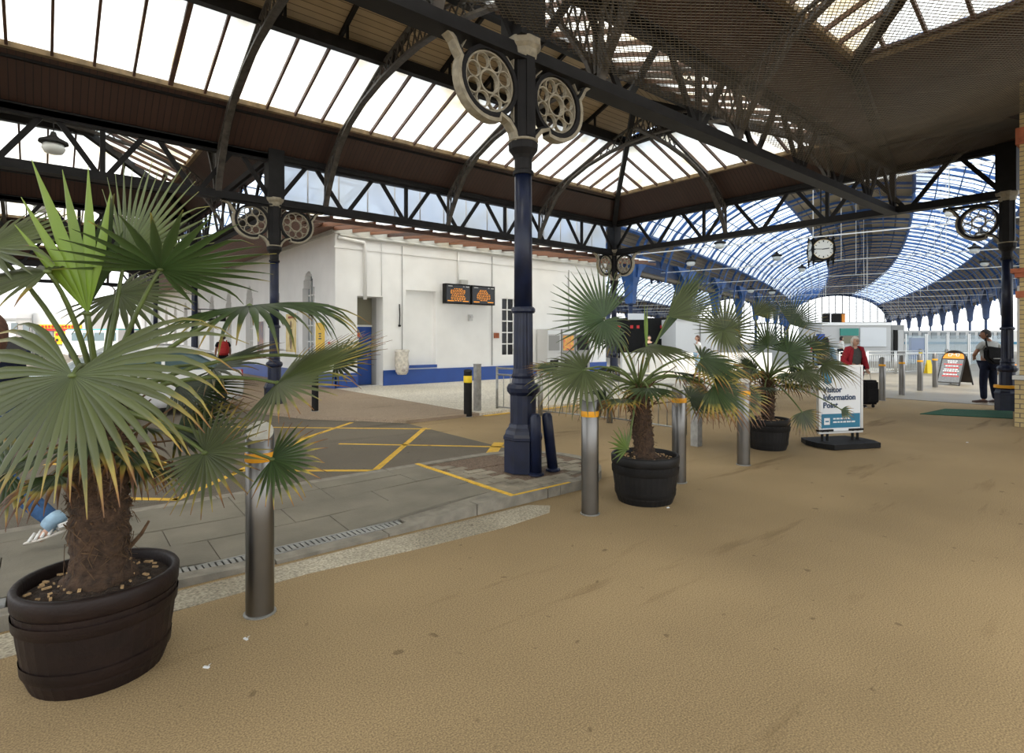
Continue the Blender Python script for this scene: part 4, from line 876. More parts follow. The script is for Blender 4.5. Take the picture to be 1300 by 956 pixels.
def trunk(root, c, z0, z1, r0, r1, lean=(0, 0), shag=120, seed=1):
    random.seed(seed); x, y = c; n = 20; prof = []; b = MB(); k = 26; vs_ = []
    for i in range(k+1):
        t = i/k; z = z0+(z1-z0)*t; r = (r0*(1-t)+r1*t)*(1+.10*sin(t*3.0))+(.012 if i % 2 else 0)+.05*max(0, .08-t)/.08
        for j in range(n): a = 2*pi*j/n; q = r*(1+random.uniform(-.07, .07)); vs_.append((x+lean[0]*t+q*cos(a), y+lean[1]*t+q*sin(a), z+random.uniform(-.008, .008)))
    b.add(vs_, [(i*n+j, i*n+(j+1) % n, (i+1)*n+(j+1) % n, (i+1)*n+j) for i in range(k) for j in range(n)]+[tuple(k*n+j for j in range(n))]); b.build('trunk', M['trunk'], root, True)
    f = MB()
    for i in range(shag):                              # old leaf bases and loose fibre
        t = random.uniform(.22, 1.0)**.8; a = random.uniform(0, 2*pi); r = (r0*(1-t)+r1*t)*.95; z = z0+(z1-z0)*t; d = Vector((cos(a), sin(a), 0)); p = Vector((x+lean[0]*t, y+lean[1]*t, z))+d*r
        L = random.uniform(.03, .09)*(.4+.7*t); up = random.uniform(-.4, 1.0); w = random.uniform(.003, .009)
        f.tube([p-d*.02, p+d*L*.45+UP*L*.35*up, p+d*L*.75+UP*L*(.75*up+random.uniform(-.4, .2))], [w*1.6, w, w*.25], 4)
    for i in range(shag//2):
        t = random.uniform(.1, .95); a = random.uniform(0, 2*pi); r = r0*(1-t)+r1*t; z = z0+(z1-z0)*t; d = Vector((cos(a), sin(a), 0)); tg = Vector((-sin(a), cos(a), 0)); p = Vector((x+lean[0]*t, y+lean[1]*t, z))+d*r*1.04
        f.tube([p, p+tg*random.uniform(-.07, .07)+UP*random.uniform(-.09, .03)+d*.015, p+tg*random.uniform(-.1, .1)+UP*random.uniform(-.18, .0)+d*random.uniform(.0, .04)], [.003, .002, .001], 3)
    tag(f.build('trunk_fibre', M['fibre'], root), None, None, None, 'stuff')

random.seed(11)
# ---- large palm, near left
c1 = (.22, 3.42); pr = thing('potted_palm', (c1[0], c1[1], 0), 'largest potted fan palm, in a dark brown tub at the left foreground', 'potted plant', 'potted fan palms')
tub(pr, (c1[0], c1[1], 0), .335, .46, M['tub']); trunk(pr, c1, .42, 1.28, .112, .10, (.0, .0), 320, 5)
CR = Vector((c1[0], c1[1], 1.26)); random.seed(21)
N = lambda px, py, d, phi, k, nrm, R, span, n, droop, brown, m='leaf', **kw: frond(pr, P(px, py, d), fdir(phi, k), nrm, R, span, n, droop, brown, M[m], CR, **kw)
N(92, 477, 2.15, -88, .5, fnorm(.6, .75), .80, 280, 40, 1.05, .04, 'leaf', tint=1.15, lift=.22, split=.46, mid=.38)
N(112, 398, 2.6, 102, .08, fnorm(1, .1), .70, 50, 6, .0, -.2, 'leafnew', split=.5, wid=1.0, fold=.5, lift=.05, tint=1.1)
N(108, 398, 2.8, 72, .1, fnorm(.6, .3, .7), .60, 18, 3, .0, -.1, 'leafdk', split=.6, wid=1.3, lift=.05)
N(158, 330, 2.85, 58, -.05, fnorm(1, .15), .55, 105, 20, .03, -.15, 'leaf', tint=1.6, lift=.05)
N(203, 342, 2.75, 22, .3, fnorm(-.32, .9, -.35), .56, 240, 22, .16, -.1, 'leafdk', tint=2.0, lift=.10)
N(317, 388, 2.85, 5, .1, fnorm(.12, .98), .62, 270, 32, .75, .0, 'leafdk', tint=1.3, lift=.12)
N(352, 486, 2.85, 18, .2, fnorm(.42, .9), .60, 190, 36, .10, .06, 'leaf', tint=1.3, lift=.16)
N(425, 459, 3.25, 20, -.1, fnorm(.5, .8), .30, 190, 20, .12, .10, 'leafdk', tint=.75, lift=.25)
N(260, 575, 2.65, -15, .3, fnorm(.8, .5), .33, 300, 32, .06, .10, 'leaf', tint=.9, lift=.10)
N(345, 583, 2.95, -12, .05, fnorm(.7, .6), .30, 200, 22, .16, .12, 'leafdk', tint=1.4, lift=.05)
N(-18, 315, 2.6, 5, .1, fnorm(.6, .6), .42, 230, 22, .18, -.08, 'leaf', tint=1.2, lift=.22)
N(60, 345, 2.5, 185, .1, fnorm(.4, .9), .44, 200, 18, .50, .08, 'leaf', tint=.9, lift=.2)
N(150, 372, 3.0, -20, .1, fnorm(.5, .8), .38, 230, 22, .35, -.05, 'leaf', tint=1.15, lift=.2)
N(225, 490, 3.3, -8, -.1, fnorm(.35, .9), .48, 150, 20, .30, .10, 'leafdk', tint=.55, lift=.15)
N(270, 468, 3.4, 22, .0, fnorm(.3, .9), .46, 170, 20, .35, .12, 'leafdk', tint=.6, lift=.18)
N(10, 600, 2.6, 200, .2, fnorm(.7, .5), .34, 250, 24, .3, .16, 'leafdk', tint=1.0, lift=.05)
N(30, 540, 3.1, 180, -.1, fnorm(.5, .8), .42, 240, 22, .4, .12, 'leafdk', tint=.8, lift=.1)
N(225, 545, 3.2, 10, -.2, fnorm(.5, .7), .42, 170, 20, .15, .12, 'leafdk', tint=.8, lift=.1)
N(175, 590, 2.85, -70, .1, fnorm(.9, .3), .20, 160, 12, .7, .22, 'leafdk', tint=.8, lift=.02)
for k in range(9):                                      # dead skirt under the crown
    a = 2*pi*k/9+.3; dv = Vector((cos(a), sin(a), -.25)); hb_ = CR+Vector((cos(a)*.20, sin(a)*.20, -.12-.08*(k % 3)))
    frond(pr, hb_, dv, Vector((cos(a)*.4, sin(a)*.4, 1)), .30, 150, 13, 1.1, .30 if k % 2 else .16, M['leafdk'], CR-UP*.2, tint=.9, lift=.03)
for k in range(26):                                     # loose dead stalks and leaf bases round the crown
    a = random.uniform(0, 2*pi); d = Vector((cos(a), sin(a), random.uniform(-.15, .9))); L = random.uniform(.12, .34); s0 = CR+Vector((0, 0, random.uniform(-.45, 0)))
    b = MB(); b.tube([s0, s0+d*L*.5+UP*.03, s0+d*L], [.010, .007, .004], 5); b.build('leaf_stalk', M['fibre'] if k % 3 else M['petiole'], pr)
sp_ = MB(); q = G(258, 655, .5); sp_.tube([(c1[0]+.12, c1[1]-.02, .56), (c1[0]+.17, c1[1]-.03, .62), (c1[0]+.20, c1[1]-.04, .68)], [.012, .010, .006], 6); sp_.build('dead_stub', M['fibre'], pr)

# ---- middle palm
c2 = (4.62, 3.50); pm = thing('potted_palm', (c2[0], c2[1], 0), 'medium potted fan palm with a bright upright spear, in a black tub between steel bollards', 'potted plant', 'potted fan palms')
tub(pm, (c2[0], c2[1], 0), .33, .46, M['tub2']); trunk(pm, c2, .42, 1.12, .088, .08, (-.06, .04), 220, 8)
CR = Vector((c2[0]-.05, c2[1]+.04, 1.12)); random.seed(31); D = 5.62
N = lambda px, py, dd, phi, k, nrm, R, span, n, droop, brown, m='leaf', **kw: frond(pm, P(px, py, D+dd), fdir(phi, k), nrm, R, span, n, droop, brown, M[m], CR, **kw)
N(767, 404, .0, 150, .1, fnorm(1, .3), .60, 215, 30, .03, -.12, 'leafdk', tint=1.6, lift=.05)
N(766, 408, -.1, -60, .2, fnorm(.7, .5), .36, 170, 18, .55, -.05, 'leafdk', tint=1.4, lift=.1, pet=False)
N(741, 470, -.35, 200, .25, fnorm(.5, .8), .58, 270, 32, .55, -.02, 'leaf', tint=1.05, lift=.2)
N(821, 455, .0, 91, .0, fnorm(1, .2), .70, 3, 2, .0, -.25, 'leafnew', split=.55, wid=1.6, lift=.0)
N(832, 436, .05, 58, .1, fnorm(1, .3, -.4), .86, 14, 8, .03, -.2, 'leafdk', tint=1.6, split=.75, wid=1.5, lift=.05)
N(848, 402, -.1, 30, .1, fnorm(.75, .5), .66, 90, 22, .06, -.1, 'leaf', tint=1.15, lift=.05)
N(822, 440, -.45, -10, .5, fnorm(.15, 1), .55, 200, 28, .50, .02, 'leaf', tint=1.0, lift=.15)
N(706, 468, .15, 175, .1, fnorm(.3, .9), .34, 170, 16, .3, .22, 'leafdk', tint=1.0, lift=.15)
N(785, 430, .3, 165, -.1, fnorm(.4, .8), .42, 200, 20, .5, .05, 'leafdk', tint=1.0, lift=.2)
N(890, 455, -.1, -15, .2, fnorm(.4, .8), .58, 200, 26, .5, .16, 'leafdk', tint=1.1, lift=.2)
N(905, 490, -.3, -30, .3, fnorm(.5, .7), .55, 190, 26, .5, .20, 'leafdk', tint=1.1, lift=.2)
N(875, 505, .2, -5, .0, fnorm(.4, .8), .48, 180, 22, .25, .16, 'leafdk', tint=.8, lift=.15)
N(770, 505, .3, 190, .0, fnorm(.4, .8), .42, 190, 18, .5, .16, 'leafdk', tint=.8, lift=.15)
N(797, 570, -.25, 140, .3, fnorm(.8, .4), .24, 150, 11, .1, -.2, 'leafnew', tint=.55, lift=.05)
for k in range(22):
    a = random.uniform(0, 2*pi); d = Vector((cos(a), sin(a), random.uniform(.0, 1.2))); L = random.uniform(.12, .38); s0 = CR+Vector((0, 0, random.uniform(-.35, 0)))
    b = MB(); b.tube([s0, s0+d*L*.5+UP*.03, s0+d*L], [.010, .007, .004], 5); b.build('leaf_stalk', M['fibre'] if k % 3 else M['petiole'], pm)

# ---- right palm
c3 = G(975, 569); c3 = (c3.x, c3.y); pq = thing('potted_palm', (c3[0], c3[1], 0), 'bushy potted fan palm beside the visitor information sign', 'potted plant', 'potted fan palms')
tub(pq, (c3[0], c3[1], 0), .30, .44, M['tub2']); trunk(pq, c3, .40, 1.0, .078, .07, (0, 0), 180, 9)
CR = Vector((c3[0], c3[1], 1.02)); random.seed(41); D = 8.2
N = lambda px, py, dd, phi, k, nrm, R, span, n, droop, brown, m='leaf', **kw: frond(pq, P(px, py, D+dd), fdir(phi, k), nrm, R, span, n, droop, brown, M[m], CR, **kw)
N(920, 420, -.1, 60, .1, fnorm(.9, .4), .56, 250, 30, .05, -.1, 'leaf', tint=1.0, lift=.1)
N(918, 420, -.4, -60, .4, fnorm(.5, .8), .45, 200, 20, .9, .05, 'leaf', tint=1.05, lift=.1, pet=False)
N(1003, 412, .1, 50, .0, fnorm(.9, .3), .58, 130, 24, .05, .0, 'leafdk', tint=.9, lift=.05)
N(1000, 448, -.2, 40, .2, fnorm(.7, .6), .50, 240, 28, .2, .02, 'leafdk', tint=1.3, lift=.1)
N(958, 400, .2, 25, .0, fnorm(.5, .8), .60, 120, 20, .05, -.05, 'leaf', tint=.85, lift=.1)
N(925, 470, -.5, 200, .4, fnorm(.5, .8), .60, 230, 28, .55, .18, 'leafdk', tint=1.1, lift=.2)
N(900, 500, -.3, 210, .2, fnorm(.5, .7), .55, 200, 26, .55, .20, 'leafdk', tint=1.1, lift=.2)
N(940, 500, -.7, -70, .5, fnorm(.7, .5), .52, 220, 26, .6, .20, 'leafdk', tint=1.2, lift=.2)
N(1045, 462, -.4, -10, .3, fnorm(.4, .8), .55, 220, 30, .60, .08, 'leaf', tint=.75, lift=.2)
N(1020, 470, -.6, -40, .5, fnorm(.5, .8), .48, 220, 26, .6, .05, 'leaf', tint=.7, lift=.2)
N(1018, 523, -.45, -70, .3, fnorm(.8, .4), .36, 170, 18, .4, .16, 'leaf', tint=.7, lift=.1)
N(975, 440, -.2, 110, .3, fnorm(.8, .5), .50, 200, 24, .15, .0, 'leafdk', tint=1.1, lift=.05)
N(960, 470, .3, 150, .0, fnorm(.5, .8), .50, 200, 24, .4, .1, 'leafdk', tint=.8, lift=.15)
N(1030, 440, .35, 15, .0, fnorm(.5, .8), .48, 200, 22, .3, .05, 'leafdk', tint=.8, lift=.15)
N(1068, 520, -.2, -30, .2, fnorm(.8, .4), .22, 120, 9, .4, .22, 'leafdk', tint=1.1, lift=.1)
for k in range(24):
    a = random.uniform(0, 2*pi); d = Vector((cos(a), sin(a), random.uniform(.0, 1.2))); L = random.uniform(.12, .42); s0 = CR+Vector((0, 0, random.uniform(-.35, 0)))
    b = MB(); b.tube([s0, s0+d*L*.5+UP*.03, s0+d*L], [.010, .007, .004], 5); b.build('leaf_stalk', M['fibre'] if k % 3 else M['petiole'], pq)
# ragged older fronds hanging round the two smaller crowns
random.seed(77)
for root_, cr_, n_, R_ in ((pm, Vector((c2[0]-.05, c2[1]+.04, 1.10)), 9, .40), (pq, Vector((c3[0], c3[1], 1.0)), 12, .46)):
    for k in range(n_):
        a = 2*pi*k/n_+random.uniform(-.25, .25); e = random.uniform(.32, .55); up = random.uniform(-.12, .22); dv = Vector((cos(a), sin(a), random.uniform(-.35, .05)))
        frond(root_, cr_+Vector((cos(a)*e, sin(a)*e, up)), dv, Vector((cos(a)*.3, sin(a)*.3, 1)), R_*random.uniform(.8, 1.1), random.uniform(130, 190), 18, random.uniform(.6, 1.0), random.choice((.02, .10, .18, .26)), M['leafdk'], cr_, tint=random.uniform(.9, 1.4), lift=.12)
# ---------------------------------------------------------------- bollards, posts, rails
def bollard(x, y, label, z=0.0, r=.078, h=1.06, band='orange', body='steel', slant=.03, capm='cap', grp='steel bollards', bz=None, bh=.052):
    root = thing('bollard', (x, y, z), label, 'bollard', grp); n = 24; b = MB(); vs_ = []
    toc = Vector((-x, -y, 0)).normalized()
    for k, (q, zz) in enumerate(((1, 0), (1, .5*h), (1, h-.004), (.95, h))):
        for j in range(n):
            a = 2*pi*j/n; dx, dy = cos(a), sin(a); s_ = -(dx*toc.x+dy*toc.y)*slant if k > 1 else 0
            vs_.append((x+r*q*dx, y+r*q*dy, z+zz+s_))
    b.add(vs_, [(i*n+j, i*n+(j+1) % n, (i+1)*n+(j+1) % n, (i+1)*n+j) for i in range(3) for j in range(n)]); b.build('post', M[body], root, True)
    b = MB(); cp = [(x+.95*r*cos(2*pi*j/n), y+.95*r*sin(2*pi*j/n), z+h-(cos(2*pi*j/n)*toc.x+sin(2*pi*j/n)*toc.y)*slant+.001) for j in range(n)]; b.add(cp+[(p[0], p[1], p[2]-.02) for p in cp], [tuple(range(n)), tuple(range(n, 2*n))[::-1]]+[(j, (j+1) % n, n+(j+1) % n, n+j) for j in range(n)]); b.build('cap', M[capm], root)
    bz = bz or h-.17
    if band: b = MB(); b.lathe([(r+.002, bz), (r+.004, bz+.004), (r+.004, bz+bh-.004), (r+.002, bz+bh)], 24, (x, y, z), cap=False); b.build('reflective_band', M[band], root, True)
    b = MB(); b.lathe([(r+.012, 0), (r+.012, .006), (r, .010)], 24, (x, y, z), cap=False); b.build('base_collar', M['galv'], root)
    return root
q = G(330, 778); bollard(q.x, q.y, 'thick steel bollard with scuffed pale cap beside the largest palm tub', slant=.05)
q = G(749, 652); bollard(q.x, q.y, 'steel bollard with orange band left of the middle palm tub')
q = G(862, 612); bollard(q.x, q.y, 'steel bollard with orange band just right of the middle palm tub')
q = G(944, 590); bollard(q.x, q.y, 'steel bollard half hidden by fronds left of the right palm tub')
for (px, py), lab in zip(((1120, 508.6), (1145, 502), (1168, 496.5), (1187, 492)), ('nearest the red-clad woman', 'second from the red-clad woman', 'third from the red-clad woman', 'nearest the sandwich board')):
    q = G(px, py); bollard(q.x, q.y, 'slanted-top steel bollard on the concourse, '+lab, slant=-.07, body='steel', r=.075)
q = G(594, 529); bollard(q.x, q.y, 'black bollard with yellow reflective panel in front of the white wall', z=0, band='yband', body='black', capm='black', r=.085, h=.95, slant=.02, bz=.70, grp=None, bh=.14)
q = G(400, 522, .06); bollard(q.x, q.y, 'short plain black bollard on the brown pavement corner', z=.06, band=None, body='black', capm='black', r=.07, h=.85, slant=0, grp=None)
def steel_post(px, py, label, h=1.0, w=.10, z=0.0, m='galv'):
    q = G(px, py, z); root = thing('steel_post', (q.x, q.y, z), label, 'post', 'square steel posts at the rail ends')
    b = MB(); b.bx(q.x-w/2, q.x+w/2, q.y-w/2, q.y+w/2, z, z+h); b.build('post', M[m], root); b = MB(); b.bx(q.x-w/2-.006, q.x+w/2+.006, q.y-w/2-.006, q.y+w/2+.006, z+h, z+h+.012); b.build('cap', M['galv'], root)
    return q
steel_post(606, 525, 'grey steel post right of the black and yellow bollard', 1.05, .12); steel_post(884, 566, 'grey steel post nearer of two behind the middle palm', 1.0, .12); 
def railing(a, b_, label, n=9, h=.98, name='guard_rail', m='galv', gr='steel guard rail panels'):
    a = Vector(a); b_ = Vector(b_); root = thing(name, (a+b_)/2, label, 'railing', gr); L = (b_-a).length
    for p in (a, b_): b = MB(); b.tube([p, p+UP*h], .028, 10); b.build('end_post', M[m], root, True)
    for z in (h-.03, h-.17, .10): b = MB(); b.tube([a+UP*z, b_+UP*z], .02 if z > .5 else .016, 8); b.build('rail', M[m], root, True)
    for k in range(1, n): p = a.lerp(b_, k/n); b = MB(); b.tube([p+UP*.1, p+UP*(h-.17)], .009, 6); b.build('bar', M[m], root, True)
p0 = G(631, 522); p1 = G(684, 527.5); p2 = G(772, 537); p3 = G(870, 552)
railing(p0, p1, 'steel guard rail panel partly behind the large navy column', 6)
railing(p1+RT*.06, p2, 'steel guard rail panel just right of the navy column', 9)
railing(p2+RT*.06, p3, 'steel guard rail panel behind the middle palm', 9)
# twin navy kerb guards at the column
def guard(px, py, lean, label):
    q = G(px, py, .1); root = thing('kerb_guard', q, label, 'post', 'navy guards at the column foot')
    d = FW*.0+RT*lean[0]; b = MB(); t = Vector((q.x, q.y, .1))+d+UP*lean[1]
    b.tube([q, q.lerp(t, .93), q.lerp(t, .985), t], [.06, .06, .045, .015], 12); b.build('guard_post', M['navy'], root, True)
    b = MB(); b.lathe([(.085, 0), (.085, .02), (.06, .03)], 12, tuple(q)); b.build('foot', M['navy'], root)
guard(681, 603, (-.01, .68), 'upright navy guard post touching the column foot'); guard(702, 597, (-.075, .66), 'leaning navy guard post at right of the column foot')
# ---------------------------------------------------------------- visitor sign
def pav_sign():
    a = G(1037, 567); c = G(1095, 564); d = (a.length+c.length)/2; f = (c-a); f.z = 0; wdt = f.length*1.0; f.normalize(); nrm = Vector((f.y, -f.x, 0)); mid = (a+c)/2
    if nrm.dot(-mid) < 0: nrm = -nrm
    root = thing('pavement_sign', (mid.x, mid.y, 0), 'white visitor information sign on a black base beside the right palm', 'sign')
    W_, z0, z1 = .75, .20, 1.19; o = Vector((mid.x, mid.y, 0))
    bs = MB(); hw, hd = .50, .33; bs.prism([(-hw, -.12), (-hw+.1, -hd), (hw-.1, -hd), (hw, -.12), (hw, .12), (hw-.1, hd), (-hw+.1, hd), (-hw, .12)], o+UP*.045, f, nrm, .07); bs.build('base', M['black'], root)
    for s_ in (-.27, .27):
        for t in (-.045, .045): b = MB(); b.tube([o+f*(s_+t)+UP*.07, o+f*(s_+t)+UP*.24], .02, 8); b.build('spring_leg', M['black'], root)
    for s_ in (-.27, .27): b = MB(); b.bar(o+f*(s_-.13)+UP*.235, o+f*(s_+.13)+UP*.235, .06, .03); b.build('foot_bracket', M['black'], root)
    rc = [(-W_/2, z0), (W_/2, z0), (W_/2, z1), (-W_/2, z1)]
    b = MB(); b.band(rc, o, f, UP, .045, .05, closed=True); b.build('frame', M['alu'], root)
    b = MB(); b.prism([(x*.95, z0+.02+(z-z0)*.97) for x, z in rc], o, f, UP, .03); b.build('panel', M['signw'], root)
    fo = o+nrm*.018; fx = f if f.cross(UP).dot(nrm) > 0 else -f
    b = MB(); b.prism([(-.34, .27), (.34, .27), (.34, .48), (-.34, .48)], fo, fx, UP, .006); b.build('teal_strip', M['signt'], root)
    b = MB(); b.prism([(-.30, .32), (-.20, .32), (-.20, .42), (-.30, .42)], fo+nrm*.004, fx, UP, .004); b.build('logo_tile', M['signw'], root)
    b = MB(); b.prism([(-.28, .36), (-.22, .36), (-.22, .38), (-.28, .38)], fo+nrm*.007, fx, UP, .003); b.build('logo_mark', M['signt'], root)
    for z, w in ((.395, .30), (.345, .36)):
        b = MB(); x = -.14
        while x < -.14+w: l = random.uniform(.03, .07); b.prism([(x, z), (x+l, z), (x+l, z+.022), (x, z+.022)], fo+nrm*.004, fx, UP, .003); x += l+.014
        b.build('small_print', M['signw'], root)
    for k, (t_, z) in enumerate((('Visitor', .80), ('Information', .685), ('Point', .57))): text_mesh(t_, .122, M['signnavy'], fo+fx*(-.315)+UP*z+nrm*.002, fx, UP, root, bold=.003)
    qk = [(x, z-.06) for x, z in ((-.30, 1.02), (-.24, .98), (-.17, 1.0), (-.16, 1.08), (-.22, 1.12), (-.21, 1.17), (-.26, 1.22), (-.33, 1.20), (-.34, 1.12), (-.30, 1.09))]
    b = MB(); b.prism(qk, fo+nrm*.002, fx, UP, .006); b.build('emblem', M['signt'], root)
pav_sign()
# sandwich board
def aboard():
    q = G(1212, 489); f = (RT*.87+FW*.49).normalized(); n = Vector((f.y, -f.x, 0)); n = n if n.dot(q) < 0 else -n
    root = thing('sandwich_board', (q.x, q.y, 0), 'black framed sandwich board with round orange top beside the man', 'sign'); o = Vector((q.x, q.y, 0))
    hw = .33; hz = .95; 
    for s_, nm in ((1, 'front'), (-1, 'back')):
        ft = o+f*(-.50*s_); tp = o+f*(-.02*s_)+UP*1.05; up = (tp-ft).normalized(); ax = n
        ln = (tp-ft).length; out = [(-hw, .12), (hw, .12), (hw, ln-.18), (-hw, ln-.18)]
        b = MB(); b.prism([(x*.97, z) for x, z in out], ft, ax, up, .02); pl = b.build('panel', M['chalk'] if s_ > 0 else M['board'], root)
        b = MB(); b.band([(-hw, -.02), (-hw, ln-.16)], ft, ax, up, .035, .035); b.band([(hw, -.02), (hw, ln-.16)], ft, ax, up, .035, .035); b.band([(-hw, .12), (hw, .12)], ft, ax, up, .03, .03); b.band([(-hw, ln-.17), (hw, ln-.17)], ft, ax, up, .03, .03); b.build('frame', M['blackm'], root)
        dome = [(hw*cos(radians(t)), ln-.15+.30*sin(radians(t))) for t in range(0, 181, 15)]
        b = MB(); b.prism(dome, ft, ax, up, .02); dm = b.build('dome_top', M['pub'] if s_ > 0 else M['board'], root)
        b = MB(); b.band(dome, ft, ax, up, .03, .035); b.build('dome_frame', M['blackm'], root)
        if s_ > 0:
            nn = ax.cross(up).normalized(); nn = nn if nn.dot(q) < 0 else -nn; fo = ft+nn*.015
            random.seed(3); z = ln-.26
            while z > .3:
                b = MB(); x = -random.uniform(.12, .24); xe = -x
                while x < xe: l = random.uniform(.03, .08); b.prism([(x, z), (x+l, z), (x+l, z+.035), (x, z+.035)], fo, ax, up, .004); x += l+.02
                b.build('chalk_line', M['signw'] if int(z*20) % 3 else M['redp'], pl); z -= .062
            for dx, dz, w, h in ((-.12, -.02, .08, .10), (0, .03, .09, .12), (.11, -.02, .07, .10)): b = MB(); b.band([(dx-w/2, ln+dz-.04), (dx-w/2, ln+dz-.04+h), (dx+w/2, ln+dz-.04+h), (dx+w/2, ln+dz-.04)], fo, ax, up, .02, .004, closed=True); b.build('white_mark', M['signw'], dm)
    return root
aboard()
# green door mat
a, c, d_, e = G(1170, 524), G(1285, 528), G(1285, 533), G(1168, 526)
b = MB(); q0 = G(1170, 525); 
mt = flatpoly([tuple(G(*q)[:2]) for q in ((1168, 526), (1286, 532), (1286, 522.5), (1200, 519.5))], .001, .014); tag(mt.build('door_mat', M['green']), 'long green carpet mat by the brick pier', 'mat')
# litter on the floor
random.seed(5)
for k, (px, py, lab) in enumerate(((312, 812, 'tiny pale litter scrap on the asphalt near the large palm tub'), (262, 848, 'tiny white litter scrap at the bottom left of the asphalt'), (1228, 562, 'small pale litter scrap in front of the brick pier'), (848, 645, 'small pale pebble beside the middle tub'))):
    q = G(px, py); b = MB(); b.box((q.x, q.y, .004), (.03, .012, .006), random.uniform(0, 3)); b.add([(q.x+.01, q.y+.004, .003), (q.x+.025, q.y+.008, .012), (q.x+.012, q.y+.014, .004)], [(0, 1, 2)]); tag(b.build('litter', M['signw']), lab, 'litter')
# ---------------------------------------------------------------- people
def skin_verts(verts, edges, radii, sub=1):
    me = bpy.data.meshes.new('sk'); me.from_pydata([tuple(v) for v in verts], edges, []); ob = bpy.data.objects.new('sk', me); COL.objects.link(ob)
    md = ob.modifiers.new('s', 'SKIN'); md.use_smooth_shade = True; md.branch_smoothing = .5
    for i, r in enumerate(radii): sv = me.skin_vertices[0].data[i]; sv.radius = r if isinstance(r, tuple) else (r, r); sv.use_root = (i == 0)
    s2 = ob.modifiers.new('d', 'SUBSURF'); s2.levels = sub; s2.render_levels = sub
    dg = bpy.context.evaluated_depsgraph_get(); ev = ob.evaluated_get(dg); m = ev.to_mesh(); vs_ = [v.co.copy() for v in m.vertices]; fs = [tuple(p.vertices) for p in m.polygons]; ev.to_mesh_clear()
    bpy.data.objects.remove(ob); bpy.data.meshes.remove(me); return vs_, fs
def person(label, pos, fwd, H=1.7, J={}, top=None, low=None, shoe='shoe', skin_='skin', hair='dark_hair', hairlen=.0, sleeve='long', top_name='shirt', low_name='trousers', head_yaw=0.0, head_pitch=0.0, belly=1.0, glasses=False, sandal=False, legend='full', group=None, cuff=None):
    fwd = Vector(fwd); fwd.z = 0; fwd.normalize(); rt = fwd.cross(UP); pos = Vector(pos); s = H/1.7
    root = thing('person', pos, label, 'person', group)
    j = dict(pel=(0, 0, .95), spn=(0, 0, 1.12), chs=(0, .0, 1.32), nkb=(0, -.015, 1.45), nk=(0, .0, 1.53), lsh=(-.165, -.01, 1.415), lel=(-.225, -.03, 1.14), lwr=(-.235, .06, .90), rsh=(.165, -.01, 1.415), rel=(.225, -.03, 1.14), rwr=(.235, .06, .90),
             lhp=(-.09, 0, .91), lkn=(-.10, .02, .50), lan=(-.105, -.02, .09), lto=(-.12, .13, .035), rhp=(.09, 0, .91), rkn=(.10, .02, .50), ran=(.105, -.02, .09), rto=(.12, .13, .035), hd=(0, .02, 1.60))
    j.update(J); w = lambda p: pos+rt*(p[0]*s)+fwd*(p[1]*s)+UP*(p[2]*s); j = {k: Vector(v) for k, v in j.items()}
    def sk(keys, edges, rad, sub=1):
        vs_, fs = skin_verts([j[k]*s for k in keys], [(keys.index(a), keys.index(b)) for a, b in edges], [tuple(q*s for q in (r if isinstance(r, tuple) else (r, r))) for r in rad], sub); return [pos+rt*v.x+fwd*v.y+UP*v.z for v in vs_], fs
    body = MB()
    keys = ['pel', 'spn', 'chs', 'nkb', 'nk', 'lsh', 'lel', 'lwr', 'rsh', 'rel', 'rwr', 'lhp', 'lkn', 'lan', 'lto', 'rhp', 'rkn', 'ran', 'rto']
    edges = [('pel', 'spn'), ('spn', 'chs'), ('chs', 'nkb'), ('nkb', 'nk'), ('chs', 'lsh'), ('lsh', 'lel'), ('lel', 'lwr'), ('chs', 'rsh'), ('rsh', 'rel'), ('rel', 'rwr'), ('pel', 'lhp'), ('lhp', 'lkn'), ('lkn', 'lan'), ('lan', 'lto'), ('pel', 'rhp'), ('rhp', 'rkn'), ('rkn', 'ran'), ('ran', 'rto')]
    rad = [(.13, .10), (.115*belly, .09*belly), (.14, .10), .06, .055, .055, .042, .028, .055, .042, .028, .085, .058, .036, .028, .085, .058, .036, .028]
    vs_, fs = sk(keys, edges, rad); body.add(vs_, fs)
    # hands: palm and five fingers
    for el, wr in (('lel', 'lwr'), ('rel', 'rwr')):
        a, b_ = w(j[el]), w(j[wr]); d = (b_-a).normalized(); sd_ = d.cross(fwd); sd_ = sd_.normalized() if sd_.length > .1 else rt.copy(); nn = sd_.cross(d)
        pc = b_+d*.045*s; body.tube([b_-d*.01, b_+d*.03*s, b_+d*.085*s], [.026*s, .038*s, .036*s], 8, flat=.5)
        for k, (o_, L) in enumerate(((-.027, .062), (-.009, .075), (.009, .07), (.027, .055))):
            p = b_+d*.08*s+sd_*o_*s; body.tube([p, p+d*L*.5*s+nn*.006, p+d*L*.9*s+nn*L*.35*s], [.0095*s, .009*s, .007*s], 6)
        sg = 1 if el == 'lel' else -1; p = b_+d*.03*s+sd_*(.03*sg)*s; body.tube([p, p+d*.03*s+sd_*(.025*sg)*s+nn*.01, p+d*.06*s+sd_*(.028*sg)*s+nn*.02], [.012*s, .010*s, .008*s], 6)
    # head
    hy, hp = head_yaw, head_pitch; hc = w(j['hd']); f2 = (fwd*cos(hy)+rt*sin(hy)).normalized(); r2 = f2.cross(UP); u2 = UP*cos(hp)+f2*sin(hp)*-1; f3 = (f2*cos(hp)+UP*-sin(hp)).normalized(); u2 = r2.cross(f3)
    hw = lambda x, y, z: hc+r2*(x*s)+f3*(y*s)+u2*(z*s)
    n, m_ = 16, 12; vs_ = []
